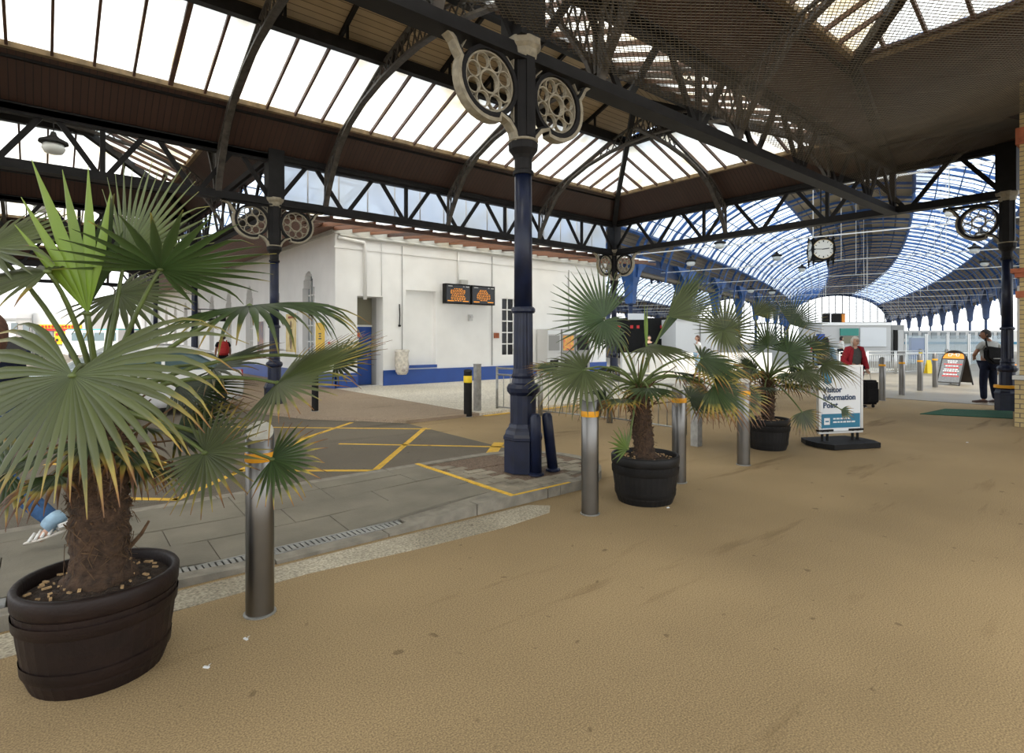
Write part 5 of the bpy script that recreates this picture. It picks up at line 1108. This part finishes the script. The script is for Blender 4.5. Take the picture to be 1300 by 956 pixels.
    for i in range(m_+1):
        t = pi*i/m_; z = cos(t)*.118
        for k in range(n):
            a = 2*pi*k/n; x, y = sin(t)*cos(a), sin(t)*sin(a); jaw = 1 if z > -.01 else 1-.42*((-.01-z)/.108)**1.3
            yy = y*.098*(jaw if y > 0 else jaw*.9)+(.012 if z < -.05 and y > 0 else 0)
            if y > .75 and z < .05: yy += .0
            vs_.append(hw(x*.076*jaw, yy, z))
    body.add(vs_, [(i*n+k, i*n+(k+1) % n, (i+1)*n+(k+1) % n, (i+1)*n+k) for i in range(m_) for k in range(n)])
    body.tube([hw(0, .088, .022), hw(0, .108, -.012), hw(0, .112, -.024), hw(0, .09, -.032)], [.007*s, .011*s, .015*s, .008*s], 7)
    for sx in (-1, 1): body.tube([hw(sx*.072, -.005, .02), hw(sx*.085, -.018, .012), hw(sx*.083, -.012, -.02), hw(sx*.072, 0, -.03)], [.006*s, .012*s, .010*s, .005*s], 6)
    bo = body.build('body', M[skin_], root, True)
    for sx in (-1, 1):
        b = MB(); b.lathe([(.001, -.010), (.009, -.005), (.011, 0), (.009, .005), (.001, .010)], 8); b.v = [tuple(hw(sx*.031+x*s*.9, .083+y*.5, .018+z*.6)) for x, y, z in b.v]; b.build('eye', M['blk'], bo, True)
        b = MB(); b.tube([hw(sx*.014, .092, .042), hw(sx*.032, .092, .047), hw(sx*.05, .08, .040)], .004*s, 5); b.build('eyebrow', M[hair], bo)
    b = MB(); b.tube([hw(-.024, .089, -.058), hw(0, .097, -.056), hw(.024, .089, -.058)], [.003*s, .006*s, .003*s], 6); b.build('mouth', M['terra'], bo)
    if glasses:
        b = MB()
        for sx in (-1, 1): b.tube([hw(sx*.033+.024*cos(t*pi/5), .097, .016+.018*sin(t*pi/5)) for t in range(11)], .0025, 4)
        b.build('glasses', M['blk'], root)
    if hair:
        b = MB(); n, m_ = 18, 9; vs_ = []
        for i in range(m_+1):
            for k in range(n):
                a = 2*pi*k/n; y = sin(a); lim = 1.05+(1.0 if y < .1 else .35*max(0, .5-y))+hairlen*(1.0 if y < .2 else 0); t = min(lim, 2.3)*i/m_; x_, y_, z_ = sin(t)*cos(a), sin(t)*y, cos(t); q = random.uniform(.985, 1.03)
                ex = hairlen*.12*max(0, -z_) if y < .3 else 0
                vs_.append(hw(x_*(.087+ex*.4)*q, y_*.108*q-.006, z_*.132*q-ex*1.3))
        b.add(vs_, [(i*n+k, i*n+(k+1) % n, (i+1)*n+(k+1) % n, (i+1)*n+k) for i in range(m_) for k in range(n)]); b.build('hair', M[hair], root, True)
    g = .016
    if low:
        ks = ['pel', 'lhp', 'lkn', 'lan', 'rhp', 'rkn', 'ran']
        vs_, fs = sk(ks, [('pel', 'lhp'), ('lhp', 'lkn'), ('lkn', 'lan'), ('pel', 'rhp'), ('rhp', 'rkn'), ('rkn', 'ran')], [(.15, .12), .105, .08, .066, .105, .08, .066]); b = MB(); b.add(vs_, fs); b.build(low_name, M[low], root, True)
        if cuff:
            for k, a in (('lkn', 'lan'), ('rkn', 'ran')): p, q = w(j[k]), w(j[a]); b = MB(); b.tube([p.lerp(q, .9), p.lerp(q, 1.04)], .072*s, 12); b.build('cuff', M[cuff], root, True)
    if top:
        ks = ['pel', 'spn', 'chs', 'nkb', 'lsh', 'rsh']; ed = [('pel', 'spn'), ('spn', 'chs'), ('chs', 'nkb'), ('chs', 'lsh'), ('chs', 'rsh')]; rd = [(.155, .125), (.14*belly, .115*belly), (.165, .125), .068, .078, .078]
        jj = dict(j)
        for sd_ in 'lr':
            if sleeve == 'long': ks += [sd_+'el', sd_+'wr']; ed += [(sd_+'sh', sd_+'el'), (sd_+'el', sd_+'wr')]; rd += [.062, .046]
            elif sleeve == 'short': j[sd_+'ms'] = j[sd_+'sh'].lerp(j[sd_+'el'], .62); ks += [sd_+'ms']; ed += [(sd_+'sh', sd_+'ms')]; rd += [.072]
        vs_, fs = sk(ks, ed, rd); b = MB(); b.add(vs_, fs); b.build(top_name, M[top], root, True)
    for a, t in (('lan', 'lto'), ('ran', 'rto')):
        p, q = w(j[a]), w(j[t]); d = (q-p); d.z = 0; d.normalize(); tilt = (j[a].z-.09)*s; heel = p-d*.055*s-UP*(.05*s); toe = q+d*.09*s
        if sandal:
            b = MB(); b.tube([heel-UP*.012, (heel+toe)/2-UP*.02, toe-UP*.012], [.034*s, .044*s, .034*s], 10, flat=.3); b.build('sole', M['sole'], root, True)
            for t_ in (.25, .45, .62, .8): c = heel.lerp(toe, t_)+UP*.02*s; sd_ = d.cross(UP); b = MB(); b.tube([c-sd_*.045*s-UP*.025, c+UP*.032*s*(1.3-t_), c+sd_*.045*s-UP*.025], .011*s, 6); b.build('strap', M['white_cloth'], root, True)
            b = MB(); b.tube([heel+UP*.05, heel+UP*.02-d*.01], .035*s, 8); b.build('heel_counter', M['white_cloth'], root, True)
        else:
            b = MB(); b.tube([heel-d*.02+UP*.02*s, heel+UP*.022*s, p.lerp(q, .45)-UP*.008*s, q+UP*.004*s, toe+UP*.002], [.02*s, .042*s, .048*s, .046*s, .024*s], 10, flat=.85); sh_ = b.build('shoe', M[shoe], root, True)
            b = MB(); b.tube([heel-d*.03-UP*.014*s, (heel+toe)/2-UP*.02*s, toe+d*.012-UP*.022*s], [.036*s, .046*s, .034*s], 10, flat=.28); b.build('sole', M['sole'], sh_, True)
    return root, w, j, s, fwd, rt
random.seed(51)
# woman in red cardigan with a wheeled case
q = G(1085, 516.5); R_, w, j, s, fw, rt = person('elderly woman in a red cardigan and grey top behind the visitor sign', q, -FW+RT*.15, 1.63, dict(lel=(-.30, -.04, 1.15), lwr=(-.27, .08, .93), rel=(.29, -.02, 1.14), rwr=(.23, .13, .98)), 'grey_top', 'navy_cloth', 'shoe', 'skin', 'grey_hair', .25, 'none', 'top', 'trousers', belly=1.22, glasses=True)
b = MB(); vs_ = []; rows_ = [(1.44, .13, .10, 40), (1.36, .20, .145, 34), (1.2, .20, .155, 44), (1.05, .205, .165, 50), (.90, .215, .17, 58), (.76, .22, .17, 62)]; n = 18
for z, rx, ry, op in rows_:
    for k in range(n+1):
        a = radians(90+op+(360-2*op)*k/n)
        for e in (1.0, .93): vs_.append(w((rx*e*cos(a), ry*e*sin(a)-.01, z)))
st = 2*(n+1); fs = []
for i in range(len(rows_)-1):
    for k in range(n): fs += [(i*st+2*k, i*st+2*k+2, (i+1)*st+2*k+2, (i+1)*st+2*k), (i*st+2*k+1, (i+1)*st+2*k+1, (i+1)*st+2*k+3, i*st+2*k+3)]
    for k in (0, n): fs.append((i*st+2*k, i*st+2*k+1, (i+1)*st+2*k+1, (i+1)*st+2*k))
b.add(vs_, fs)
for sg in (-1, 1):
    k = 'l' if sg < 0 else 'r'; v3 = [w(j[k+'sh']*1), w(j[k+'el']), w(j[k+'wr'])]; b.tube([w(j['chs'].lerp(j[k+'sh'], .6)+Vector((0, 0, .05))), v3[0], v3[0].lerp(v3[1], .5), v3[1], v3[1].lerp(v3[2], .55), v3[2]], [.07*s, .085*s, .078*s, .068*s, .062*s, .055*s], 12)
b.build('cardigan', M['red_knit'], R_, True)
hp = w(j['lwr'])+UP*-.07; c = G(1103, 517.5); rz = atan2(fw.y, fw.x)
sc = thing('suitcase', (c.x, c.y, 0), 'dark wheeled suitcase with raised handle beside the woman in red', 'suitcase')
b = MB(); b.box((c.x, c.y, .36), (.24, .36, .56), rz); 
bm = bmesh.new(); me = b.mesh('case', M['black_cloth']); bm.from_mesh(me); bmesh.ops.bevel(bm, geom=list(bm.edges), offset=.045, segments=3, affect='EDGES'); bm.to_mesh(me); bm.free(); link('case', me, sc)
for k in (-.11, .11):
    p = Vector((c.x, c.y, 0))+rt*k; b = MB(); b.tube([p+UP*.6-fw*.06, Vector((hp.x, hp.y, hp.z))+rt*k*.6], .008, 6); b.build('handle_tube', M['galv'], sc)
    b = MB(); b.lathe([(.035, -.015), (.035, .015)], 12); b.v = [(p.x+rt.x*z+fw.x*x, p.y+rt.y*z+fw.y*x, .036+y) for x, y, z in b.v]; b.build('wheel', M['tyre'], sc)
b = MB(); b.tube([hp+rt*-.075, hp+rt*.075], .014, 8); b.build('grip', M['black'], sc); b = MB(); b.box((c.x+fw.x*.13, c.y+fw.y*.13, .3), (.03, .26, .28), rz); b.build('front_pocket', M['black_cloth'], sc)
# man seen from behind with a shoulder bag
q = G(1255, 512.5); R_, w, j, s, fw, rt = person('man in a pale shirt and navy trousers seen from behind by the brick pier', q, FW*1.0-RT*.12, 1.80, dict(lel=(-.31, .06, 1.13), lwr=(-.14, .22, 1.06), rel=(.34, -.06, 1.13), rwr=(.17, .06, .98), hd=(-.02, .06, 1.60), nk=(0, .02, 1.53), lan=(-.14, -.02, .09), lto=(-.20, .10, .035), lkn=(-.12, .02, .5), ran=(.13, -.06, .09), rto=(.16, .08, .035), rkn=(.12, .0, .5)), 'pale_cloth', 'navy_cloth', 'shoe', 'skin2', 'dark_hair', .0, 'short', 'shirt', 'trousers', head_yaw=-.9, belly=1.5)
bg_ = thing('shoulder_bag', w((-.03, -.22, .92)), 'black shoulder bag slung across the back of the man by the pier', 'bag')
b = MB(); pts = [(-.27, .20), (-.20, .27), (.10, .26), (.25, .16), (.27, .02), (.14, -.08), (-.12, -.09), (-.26, .0)]; pts = [(x*1.2, z*1.15+x*-.15) for x, z in pts]; b.prism(pts, w((-.02, -.22, 1.02)), rt, UP, .15); me = b.mesh('bag_body', M['black_cloth']); bm = bmesh.new(); bm.from_mesh(me); bmesh.ops.bevel(bm, geom=list(bm.edges), offset=.035, segments=2, affect='EDGES'); bm.to_mesh(me); bm.free(); link('bag_body', me, bg_)
b = MB(); b.tube([w((-.22, -.20, 1.2)), w((-.19, -.13, 1.40)), w((-.10, -.02, 1.52)), w((.06, .13, 1.36))], .018, 6, flat=.4); b.build('strap', M['black_cloth'], bg_); b = MB(); b.tube([w((.05, -.30, .98)), w((.06, -.31, .80)), w((.03, -.29, .70))], .012, 5); b.build('loose_strap', M['pale_cloth'], bg_)
b = MB(); b.bar(w((-.2, -.305, 1.06)), w((.2, -.305, 1.06)), .02, .02); b.build('zip', M['midgrey'], bg_)
# person with red backpack
q = G(283, 486, .06); q.z = .06; R_, w, j, s, fw, rt = person('person with a red backpack walking along the white building', q, Vector((.12, 1, 0)), 1.68, dict(rkn=(.10, .10, .5), ran=(.10, .12, .09), rto=(.11, .27, .04), lan=(-.10, -.16, .12), lto=(-.11, -.02, .04)), 'black_cloth', 'black_cloth', 'shoe', 'skin2', 'dark_hair', 0, 'short', 'shirt', 'trousers')
bk = thing('backpack', w((0, -.2, 1.0)), 'red backpack on the walker by the white building', 'backpack'); b = MB(); b.lathe([(.12, 0), (.17, .06), (.18, .25), (.15, .42), (.06, .48)], 14); b.v = [tuple(w((x, -.21+y*.6, .98+z))) for x, y, z in b.v]; b.build('pack', M['red_cloth'], bk, True)
b = MB(); b.lathe([(.10, 0), (.13, .04), (.12, .17), (.05, .2)], 12); b.v = [tuple(w((x, -.31+y*.5, 1.02+z))) for x, y, z in b.v]; b.build('pocket', M['red_cloth'], bk, True)
for sx in (-.11, .11): b = MB(); b.tube([w((sx, -.18, 1.40)), w((sx, -.02, 1.50)), w((sx, .14, 1.36)), w((sx*1.3, .12, 1.10))], .018, 6, flat=.4); b.build('strap', M['red_cloth'], bk)
# walker at the left edge: jeans and white sandals
pz = P(-12, 430, 4.16); pz.z = .1; R_, w, j, s, fw, rt = person('walker in cuffed blue jeans and white sandals at the left edge behind the palm', pz, -RT+FW*.05, 1.66, dict(lhp=(-.09, 0, .91), lkn=(-.10, -.18, .52), lan=(-.10, -.60, .20), lto=(-.10, -.47, .06), rkn=(.10, .25, .52), ran=(.10, .36, .09), rto=(.11, .50, .035), hd=(0, .0, 1.60)), 'navy_cloth', 'denim', 'shoe', 'skin', 'brown_hair', .6, 'long', 'jacket', 'jeans', sandal=True, cuff='paleblue')
# people further off
FAR = [((1048, 515), FW*.6+RT*.5, 1.62, 'paleblue', 'navy_cloth', 'dark_hair', 'woman in pale blue seen from behind left of the woman in red', 15.0, 1048),
       ((0, 0), RT, 1.7, 'white_cloth', 'navy_cloth', 'dark_hair', 'person in white leaning by the kiosk counter behind the woman in red', 33, 1068),
       ((0, 0), -RT, 1.7, 'white_cloth', 'paleblue', 'brown_hair', 'person in pale trousers beyond the middle palm', 24, 886),
       ((0, 0), -FW, 1.72, 'black_cloth', 'black_cloth', 'dark_hair', 'person in dark clothes beyond the upright palm spear', 27, 824),
       ((0, 0), FW, 1.7, 'red_cloth', 'navy_cloth', 'dark_hair', 'person in a red top on the concourse behind the right palm', 30, 1036),
       ((0, 0), RT, 1.7, 'pale_cloth', 'navy_cloth', 'brown_hair', 'pedestrian in grey-lilac outside the far shop', 45, 47),
       ((0, 0), -RT, 1.65, 'poster_y', 'navy_cloth', 'brown_hair', 'pedestrian in yellow outside the far shop', 44, 55),
       ((0, 0), FW, 1.7, 'red_cloth', 'navy_cloth', 'dark_hair', 'pedestrian in red outside the far shop', 47, 68),
       ((0, 0), RT, 1.7, 'white_cloth', 'navy_cloth', 'dark_hair', 'pedestrian in white left of the far shop', 46, 36)]
for (pp, f, h, t, l, hr, lab, d, px) in FAR:
    q = P(px, 430, d); q.z = .006 if px < 100 else .012
    if d == 15.0: q.z = 0
    R_, w, j, s, fw, rt = person(lab, q, f, h, {}, t, l, 'shoe', 'skin', hr, .3, 'long', group='people in the distance')
    if d == 15.0:
        bk = thing('backpack', w((0, -.2, 1.0)), 'dark olive backpack on the woman in pale blue', 'backpack'); b = MB(); b.lathe([(.10, 0), (.14, .06), (.15, .25), (.12, .40), (.05, .45)], 14); b.v = [tuple(w((x, -.20+y*.6, 1.0+z))) for x, y, z in b.v]; b.build('pack', M['olive'], bk, True)
        for sx in (-.10, .10): b = MB(); b.tube([w((sx, -.17, 1.38)), w((sx, -.02, 1.50)), w((sx, .14, 1.36)), w((sx*1.3, .12, 1.10))], .018, 6, flat=.4); b.build('strap', M['olive'], bk)
# ---------------------------------------------------------------- vehicles
def car(pos, ang, body, lower, label, L=4.4, Wd=1.78, hgt=1.44, z=.006):
    root = thing('car', (*pos, z), label, 'car'); ca, sa = cos(ang), sin(ang); tr = lambda x, y, zz: (pos[0]+x*ca-y*sa, pos[1]+x*sa+y*ca, z+zz)
    def loft(secs, m, name, par=root, smooth=True, mats=None):
        b = MB(); vs_ = []; k = len(secs[0])
        for sct in secs: vs_ += [tr(*p) for p in sct]
        b.add(vs_, [(i*k+q, i*k+(q+1) % k, (i+1)*k+(q+1) % k, (i+1)*k+q) for i in range(len(secs)-1) for q in range(k)]+[tuple(range(k))[::-1], tuple((len(secs)-1)*k+q for q in range(k))]); return b.build(name, m, par, smooth)
    h = L/2; w_ = Wd/2
    def sec(x, hw, z0, z1, ins=.06): return [(x, -hw+.04, z0), (x, -hw, z0+.12), (x, -hw, z1-.14), (x, -hw+ins, z1-.03), (x, -hw*.5, z1), (x, hw*.5, z1), (x, hw-ins, z1-.03), (x, hw, z1-.14), (x, hw, z0+.12), (x, hw-.04, z0)]
    loft([sec(-h, w_*.78, .32, .72), sec(-h+.12, w_*.92, .22, .90), sec(-h+.6, w_, .18, .96), sec(-.4, w_, .18, .95), sec(.75, w_, .18, .93), sec(1.4, w_*.97, .18, .86), sec(h-.2, w_*.88, .22, .74), sec(h, w_*.72, .30, .60)], M[body], 'body')
    def cab(x, hw, zb, zt): return [(x, -hw, zb), (x, -hw*.93, (zb+zt)/2), (x, -hw*.80, zt), (x, hw*.80, zt), (x, hw*.93, (zb+zt)/2), (x, hw, zb)]
    loft([cab(-h+.30, w_*.86, .90, .93), cab(-h+.75, w_*.90, .90, 1.30), cab(-.9, w_*.92, .9, hgt-.03), cab(-.1, w_*.93, .9, hgt-.03), cab(.45, w_*.92, .88, 1.22), cab(1.0, w_*.88, .86, .90)], M['glassdk'], 'glazing')
    loft([cab(-h+.72, w_*.84, 1.26, 1.31), cab(-.95, w_*.86, 1.33, hgt), cab(-.5, w_*.88, 1.34, hgt+.01), cab(-.05, w_*.87, 1.33, hgt), cab(.12, w_*.84, 1.31, hgt-.05)], M[lower], 'roof')
    for sy in (-1, 1):
        for xa, xb, za, zb in ((-h+.45, -.95, .93, hgt-.06), (1.0, .08, .90, hgt-.04), (-.35, -.40, .93, hgt-.02)): b = MB(); b.bar(tr(xa, sy*w_*.90, za), tr(xb, sy*w_*.80, zb), .06, .07); b.build('pillar', M[lower], root)
        for x in (-1.35, 1.32):
            b = MB(); prof = [(.20, -.1), (.30, -.11), (.325, -.08), (.325, .08), (.30, .11), (.20, .1)]; b.lathe(prof, 22); b.v = [tr(x+a, sy*(w_-.09)+c, .33+d) for a, d, c in b.v]; wh = b.build('wheel', M['tyre'], root, True)
            b = MB(); b.lathe([(.2, -.07), (.19, .0)], 18); b.v = [tr(x+a, sy*(w_-.02)+c*sy, .33+d) for a, d, c in b.v]
            for k in range(5): t = 2*pi*k/5; b.bar(tr(x, sy*(w_+.005), .33), tr(x+.19*cos(t), sy*(w_+.005), .33+.19*sin(t)), .05, .04)
            b.build('hub_cap', M['rim'], wh)
        b = MB(); b.box(tr(h-.16, sy*w_*.62, .64), (.22, .3, .13), ang); b.build('headlamp', M['lampglass'], root); b = MB(); b.box(tr(-h+.10, sy*w_*.70, .78), (.1, .2, .2), ang); b.build('tail_lamp', M['lampred'], root)
        b = MB(); b.box(tr(.62, sy*(w_+.07), .98), (.12, .16, .11), ang); b.build('wing_mirror', M[body], root); b = MB(); b.bar(tr(-.2, sy*w_*1.0, .78), tr(-.02, sy*w_*1.0, .78), .03, .03); b.build('door_handle', M['galv'], root)
    b = MB(); b.box(tr(h-.02, 0, .42), (.06, 1.0, .16), ang); b.build('grille', M['black'], root); b = MB(); b.box(tr(h+.02, 0, .40), (.02, .5, .11), ang); b.build('number_plate', M['signw'], root)
    return root
tx = car((1.35, 14.2), radians(198), 'carw', 'carw', 'white taxi with a turquoise bonnet on the road behind the largest palm')
b = MB(); ca, sa = cos(radians(198)), sin(radians(198)); q8 = [(1.02, -.72, .925), (1.5, -.74, .86), (2.0, -.62, .75), (2.0, .62, .75), (1.5, .74, .86), (1.02, .72, .925)]; b.add([(1.35+x*ca-y*sa, 14.2+x*sa+y*ca, z+e) for e in (.0, .03) for x, y, z in q8], [(0, 1, 4, 5), (1, 2, 3, 4), (6, 7, 10, 11), (7, 8, 9, 10)]+[(i, (i+1) % 6, 6+(i+1) % 6, 6+i) for i in range(6)]); b.build('bonnet', M['teal'], tx)
car((2.35, 19.6), radians(95), 'silver', 'silver', 'silver car parked beyond the taxi on the road')
def minibus(pos, ang, label):
    root = thing('minibus', (*pos, .006), label, 'bus'); ca, sa = cos(ang), sin(ang); tr = lambda x, y, zz: (pos[0]+x*ca-y*sa, pos[1]+x*sa+y*ca, zz)
    b = MB(); b.box(tr(0, 0, 1.30), (6.2, 2.1, 1.9), ang); b.box(tr(3.2, 0, 1.0), (.7, 2.0, 1.2), ang); b.build('body', M['carw'], root)
    b = MB(); b.box(tr(0, 0, 2.28), (6.0, 2.0, .12), ang); b.build('roof_stripe', M['teal'], root)
    for k in range(4): b = MB(); b.box(tr(-2.3+k*1.35, 0, 1.75), (1.15, 2.13, .62), ang); b.build('window', M['glassdk'], root)
    b = MB(); b.box(tr(3.1, 0, 1.85), (.2, 1.8, .7), ang); b.build('windscreen', M['glassdk'], root)
    for x in (-2, 2.3):
        for sy in (-1, 1): b = MB(); b.lathe([(.38, -.13), (.38, .13)], 18); b.v = [tr(x+a, sy*.95+c, .39+d) for a, d, c in b.v]; b.build('wheel', M['tyre'], root)
q = P(134, 430, 44); minibus((q.x, q.y), radians(118), 'white minibus with a teal roof stripe far down the road')
# ---------------------------------------------------------------- far street
def facade(px0, px1, d, h, m, label, name='street_building', dep=8.0):
    a, c = P(px0, 430, d), P(px1, 430, d); mid = (a+c)/2; wd = (c-a).length; root = thing(name, (mid.x, mid.y, 0), label, 'building'); rz = atan2(RT.y, RT.x); o = Vector((mid.x, mid.y, 0))
    b = MB(); b.box(o+FW*dep/2+UP*h/2, (wd, dep, h), rz); b.build('wall', m, root); return root, o, wd, rz
r, o, wd, rz = facade(42, 108, 62, 4.4, M['pale_grey'], 'far shop with a red and yellow fascia at the end of the road', dep=5.0)
at_ = lambda px, py, e=.05: P(px, py, 62)-FW*e
def panel(root, x0, y0, x1, y1, m, nm, e=.06, dz=62):
    a, c = P(x0, y1, dz), P(x1, y0, dz); mid = (a+c)/2-FW*e; b = MB(); b.box(mid, ((c-a).dot(RT), .1, c.z-a.z), atan2(RT.y, RT.x)); return b.build(nm, m, root)
panel(r, 44, 412, 104, 417, M['shopyel'], 'fascia_top'); panel(r, 46, 417.5, 95, 420, M['shopred'], 'fascia_band', .1)
for k in range(12): panel(r, 50+k*4.2, 413.2, 52.4+k*4.2, 416, M['shopred'], 'fascia_mark', .14)
panel(r, 70, 421, 92, 437, M['shopyel'], 'yellow_display'); panel(r, 46, 421, 55, 447, M['greypane'], 'shop_window'); panel(r, 57, 421, 68, 447, M['midgrey'], 'shop_door'); panel(r, 94, 421, 104, 447, M['greypane'], 'shop_window')
for k in range(6): panel(r, 72+(k % 3)*7, 423+(k//3)*7, 75+(k % 3)*7, 426+(k//3)*7, M['blk'] if k % 2 else M['shopred'], 'window_sticker', .12)
r, o, wd, rz = facade(-40, 20, 60, 6.5, M['whitep'], 'white street building at far left with a dark shopfront'); panel(r, -38, 428, 38, 447, M['black'], 'shopfront', .06, 60); panel(r, -38, 404, 40, 407, M['midgrey'], 'eaves_band', .06, 60)
for k in range(5): panel(r, -30+k*15, 410, -22+k*15, 420, M['greypane'], 'window', .06, 60)
r, o, wd, rz = facade(112, 152, 71, 5.0, M['whitep'], 'pale street building just left of the white side wall'); panel(r, 112, 416, 118, 430, M['midgrey'], 'window', .06, 70); panel(r, 122, 416, 128, 430, M['midgrey'], 'window', .06, 70); panel(r, 136, 416, 142, 430, M['midgrey'], 'window', .06, 70)
# ---------------------------------------------------------------- concourse furniture
def box_thing(name, label, cat, px0, px1, d, z0, z1, dep, m, parts=()):
    a, c = P(px0, 430, d), P(px1, 430, d); mid = (a+c)/2; wd = (c-a).length; rz = atan2(RT.y, RT.x); root = thing(name, (mid.x, mid.y, z0), label, cat)
    b = MB(); b.box(Vector((mid.x, mid.y, 0))+FW*dep/2+UP*((z0+z1)/2), (wd, dep, z1-z0), rz); b.build('body', m, root)
    for nm, x0, y0, x1, y1, mm in parts: panel(root, x0, y0, x1, y1, mm, nm, .06, d)
    return root
kz = box_thing('kiosk', 'grey and white kiosk cabin with a green panel behind the woman in red', 'kiosk', 1043, 1131, 40, .012, 2.75, 3.2, M['pale_grey'], (('white_panel', 1091, 416, 1124, 440, M['signw']), ('green_panel', 1066, 417, 1089, 426, M['kioskgreen']), ('green_panel', 1066, 427, 1089, 436, M['olive']), ('blue_poster', 1036, 424, 1046, 434, M['bluep']), ('top_rail', 1043, 409.5, 1131, 413, M['alu']), ('counter', 1046, 441, 1090, 445, M['signw'])))
box_thing('kiosk_annex', 'grey cabin end with a dark doorway right of the kiosk', 'kiosk', 1132, 1148, 41.5, .012, 2.6, 2.5, M['midgrey'], (('doorway', 1134, 419, 1138, 452, M['black']), ('glazing', 1139, 419, 1146, 446, M['pale_grey'])))
for px0, px1, m, lab in ((1046, 1054, 'black', 'dark screen back standing on the kiosk roof, left one'), (1057, 1068, 'black', 'dark screen back standing on the kiosk roof, right one'), (1069, 1073, 'pub', 'orange panel standing on the kiosk roof')):
    box_thing('roof_panel', lab, 'panel', px0, px1, 40.6, 2.75, 3.4, .2, M[m], (('edge_strip', px0, 397.5, px1, 398.5, M['midgrey']),))
box_thing('shop_unit', 'dark shop front with red squares under the left shed arches', 'shop', 775, 866, 46.6, .012, 3.3, 4, M['black'], (('white_fascia', 797, 398, 818, 406, M['signw']), ('white_fascia', 836, 425, 864, 430, M['whitep']))+tuple(('red_square', x, 413, x+3.5, 417, M['redp']) for x in (784, 800, 808, 818, 838, 847, 856)))
box_thing('white_kiosk', 'plain white kiosk block beyond the middle palm', 'kiosk', 858, 912, 42, .012, 3.1, 4, M['whitep'], (('seam', 888, 410, 889, 455, M['midgrey']), ('top_edge', 858, 405, 912, 407, M['pale_grey'])))
box_thing('counter_wall', 'long low white counter wall across the concourse behind the palms', 'counter', 790, 980, 26, .012, .95, .5, M['whitep'], tuple(('joint', x, 448, x+.6, 473, M['pale_grey']) for x in range(805, 975, 17)))
rz = atan2(RT.y, RT.x)
for k in range(3):
    a = P(1066+36*k, 430, 24.5+.6*k); c = P(1100+36*k, 430, 25.1+.6*k); a.z = c.z = .012; railing(a, c, 'grey picket barrier behind the steel bollards, %s from the woman in red' % ('first', 'second', 'third')[k], 12, 1.05, 'picket_barrier', 'alu', 'picket barriers on the concourse')
gl_m = glass_mat('screen_glass', (.86, .92, .95), .75, .05, .4)
for k in range(5):
    a = P(1150+27*k, 430, 34); c = P(1175+27*k, 430, 34); root = thing('glass_screen', ((a+c).x/2, (a+c).y/2, .012), 'tall glass barrier screen with steel posts across the concourse, %s from the left' % ('first', 'second', 'third', 'fourth', 'fifth')[k], 'screen', 'glass barrier screens')
    mid = (a+c)/2; b = MB(); b.box((mid.x, mid.y, .95), ((c-a).length, .02, 1.7), rz); b.build('pane', gl_m, root)
    for p in (a, c): b = MB(); b.box((p.x, p.y, .95), (.06, .06, 1.88), rz); b.build('post', M['alu'], root)
    b = MB(); b.box((mid.x, mid.y, .75), ((c-a).length, .05, .06), rz); b.build('mid_rail', M['alu'], root)
box_thing('blue_hoarding', 'low blue hoarding beyond the picket barriers', 'hoarding', 1157, 1178, 44, .012, 1.7, .3, M['bluep'], (('top_rail', 1157, 427.5, 1178, 429, M['pale_grey']),))
box_thing('low_train_wall', 'long pale train side standing along the right platform', 'train', 1140, 1300, 70, .012, 2.6, 3, M['pale_grey'], tuple(('carriage_window', x, 422, x+7, 430, M['greypane']) for x in range(1146, 1290, 12))+(('livery_band', 1140, 434, 1300, 437, M['signt']),))
q = P(1179, 430, 26); cs = thing('caution_board', (q.x, q.y, .012), 'small yellow caution board on the concourse floor', 'sign'); 
for sg in (-1, 1): b = MB(); o = Vector((q.x, q.y, .012))+FW*.12*sg; b.prism([(-.14, 0), (.14, 0), (.09, .62), (-.09, .62)], o, RT, (UP-FW*.19*sg).normalized(), .02); b.build('leaf_panel', M['yband'], cs)
for px, py, lab in ((1169, 473, 'behind the picket barrier end'), (1202, 474, 'just behind the sandwich board'), (1284, 470, 'by the pier column')):
    q = G(px, py); bollard(q.x, q.y, 'distant steel bollard with yellow band '+lab, slant=-.05, z=.012, band='yband')
q = G(1272, 490); tb = thing('cafe_table', (q.x, q.y, .012), 'orange cafe table behind the man by the pier', 'table'); 
b = MB(); b.lathe([(.38, .70), (.38, .73)], 20, (q.x, q.y, .012)); b.build('table_top', M['pub'], tb); 
for k in range(3): a = 2*pi*k/3; b = MB(); b.tube([(q.x, q.y, .70), (q.x+.28*cos(a), q.y+.28*sin(a), .012)], .022, 6); b.build('leg', M['timber'], tb)
oc = thing('orange_tub', (q.x, q.y, .742), 'orange rounded tub with red packets on the cafe table', 'tub'); b = MB(); b.lathe([(.14, 0), (.2, .08), (.19, .22), (.1, .30)], 14, (q.x, q.y, .742)); b.build('tub', M['orange'], oc, True); b = MB(); b.lathe([(.19, .0), (.2, .05)], 14, (q.x, q.y, .742)); b.build('base_band', M['redp'], oc)
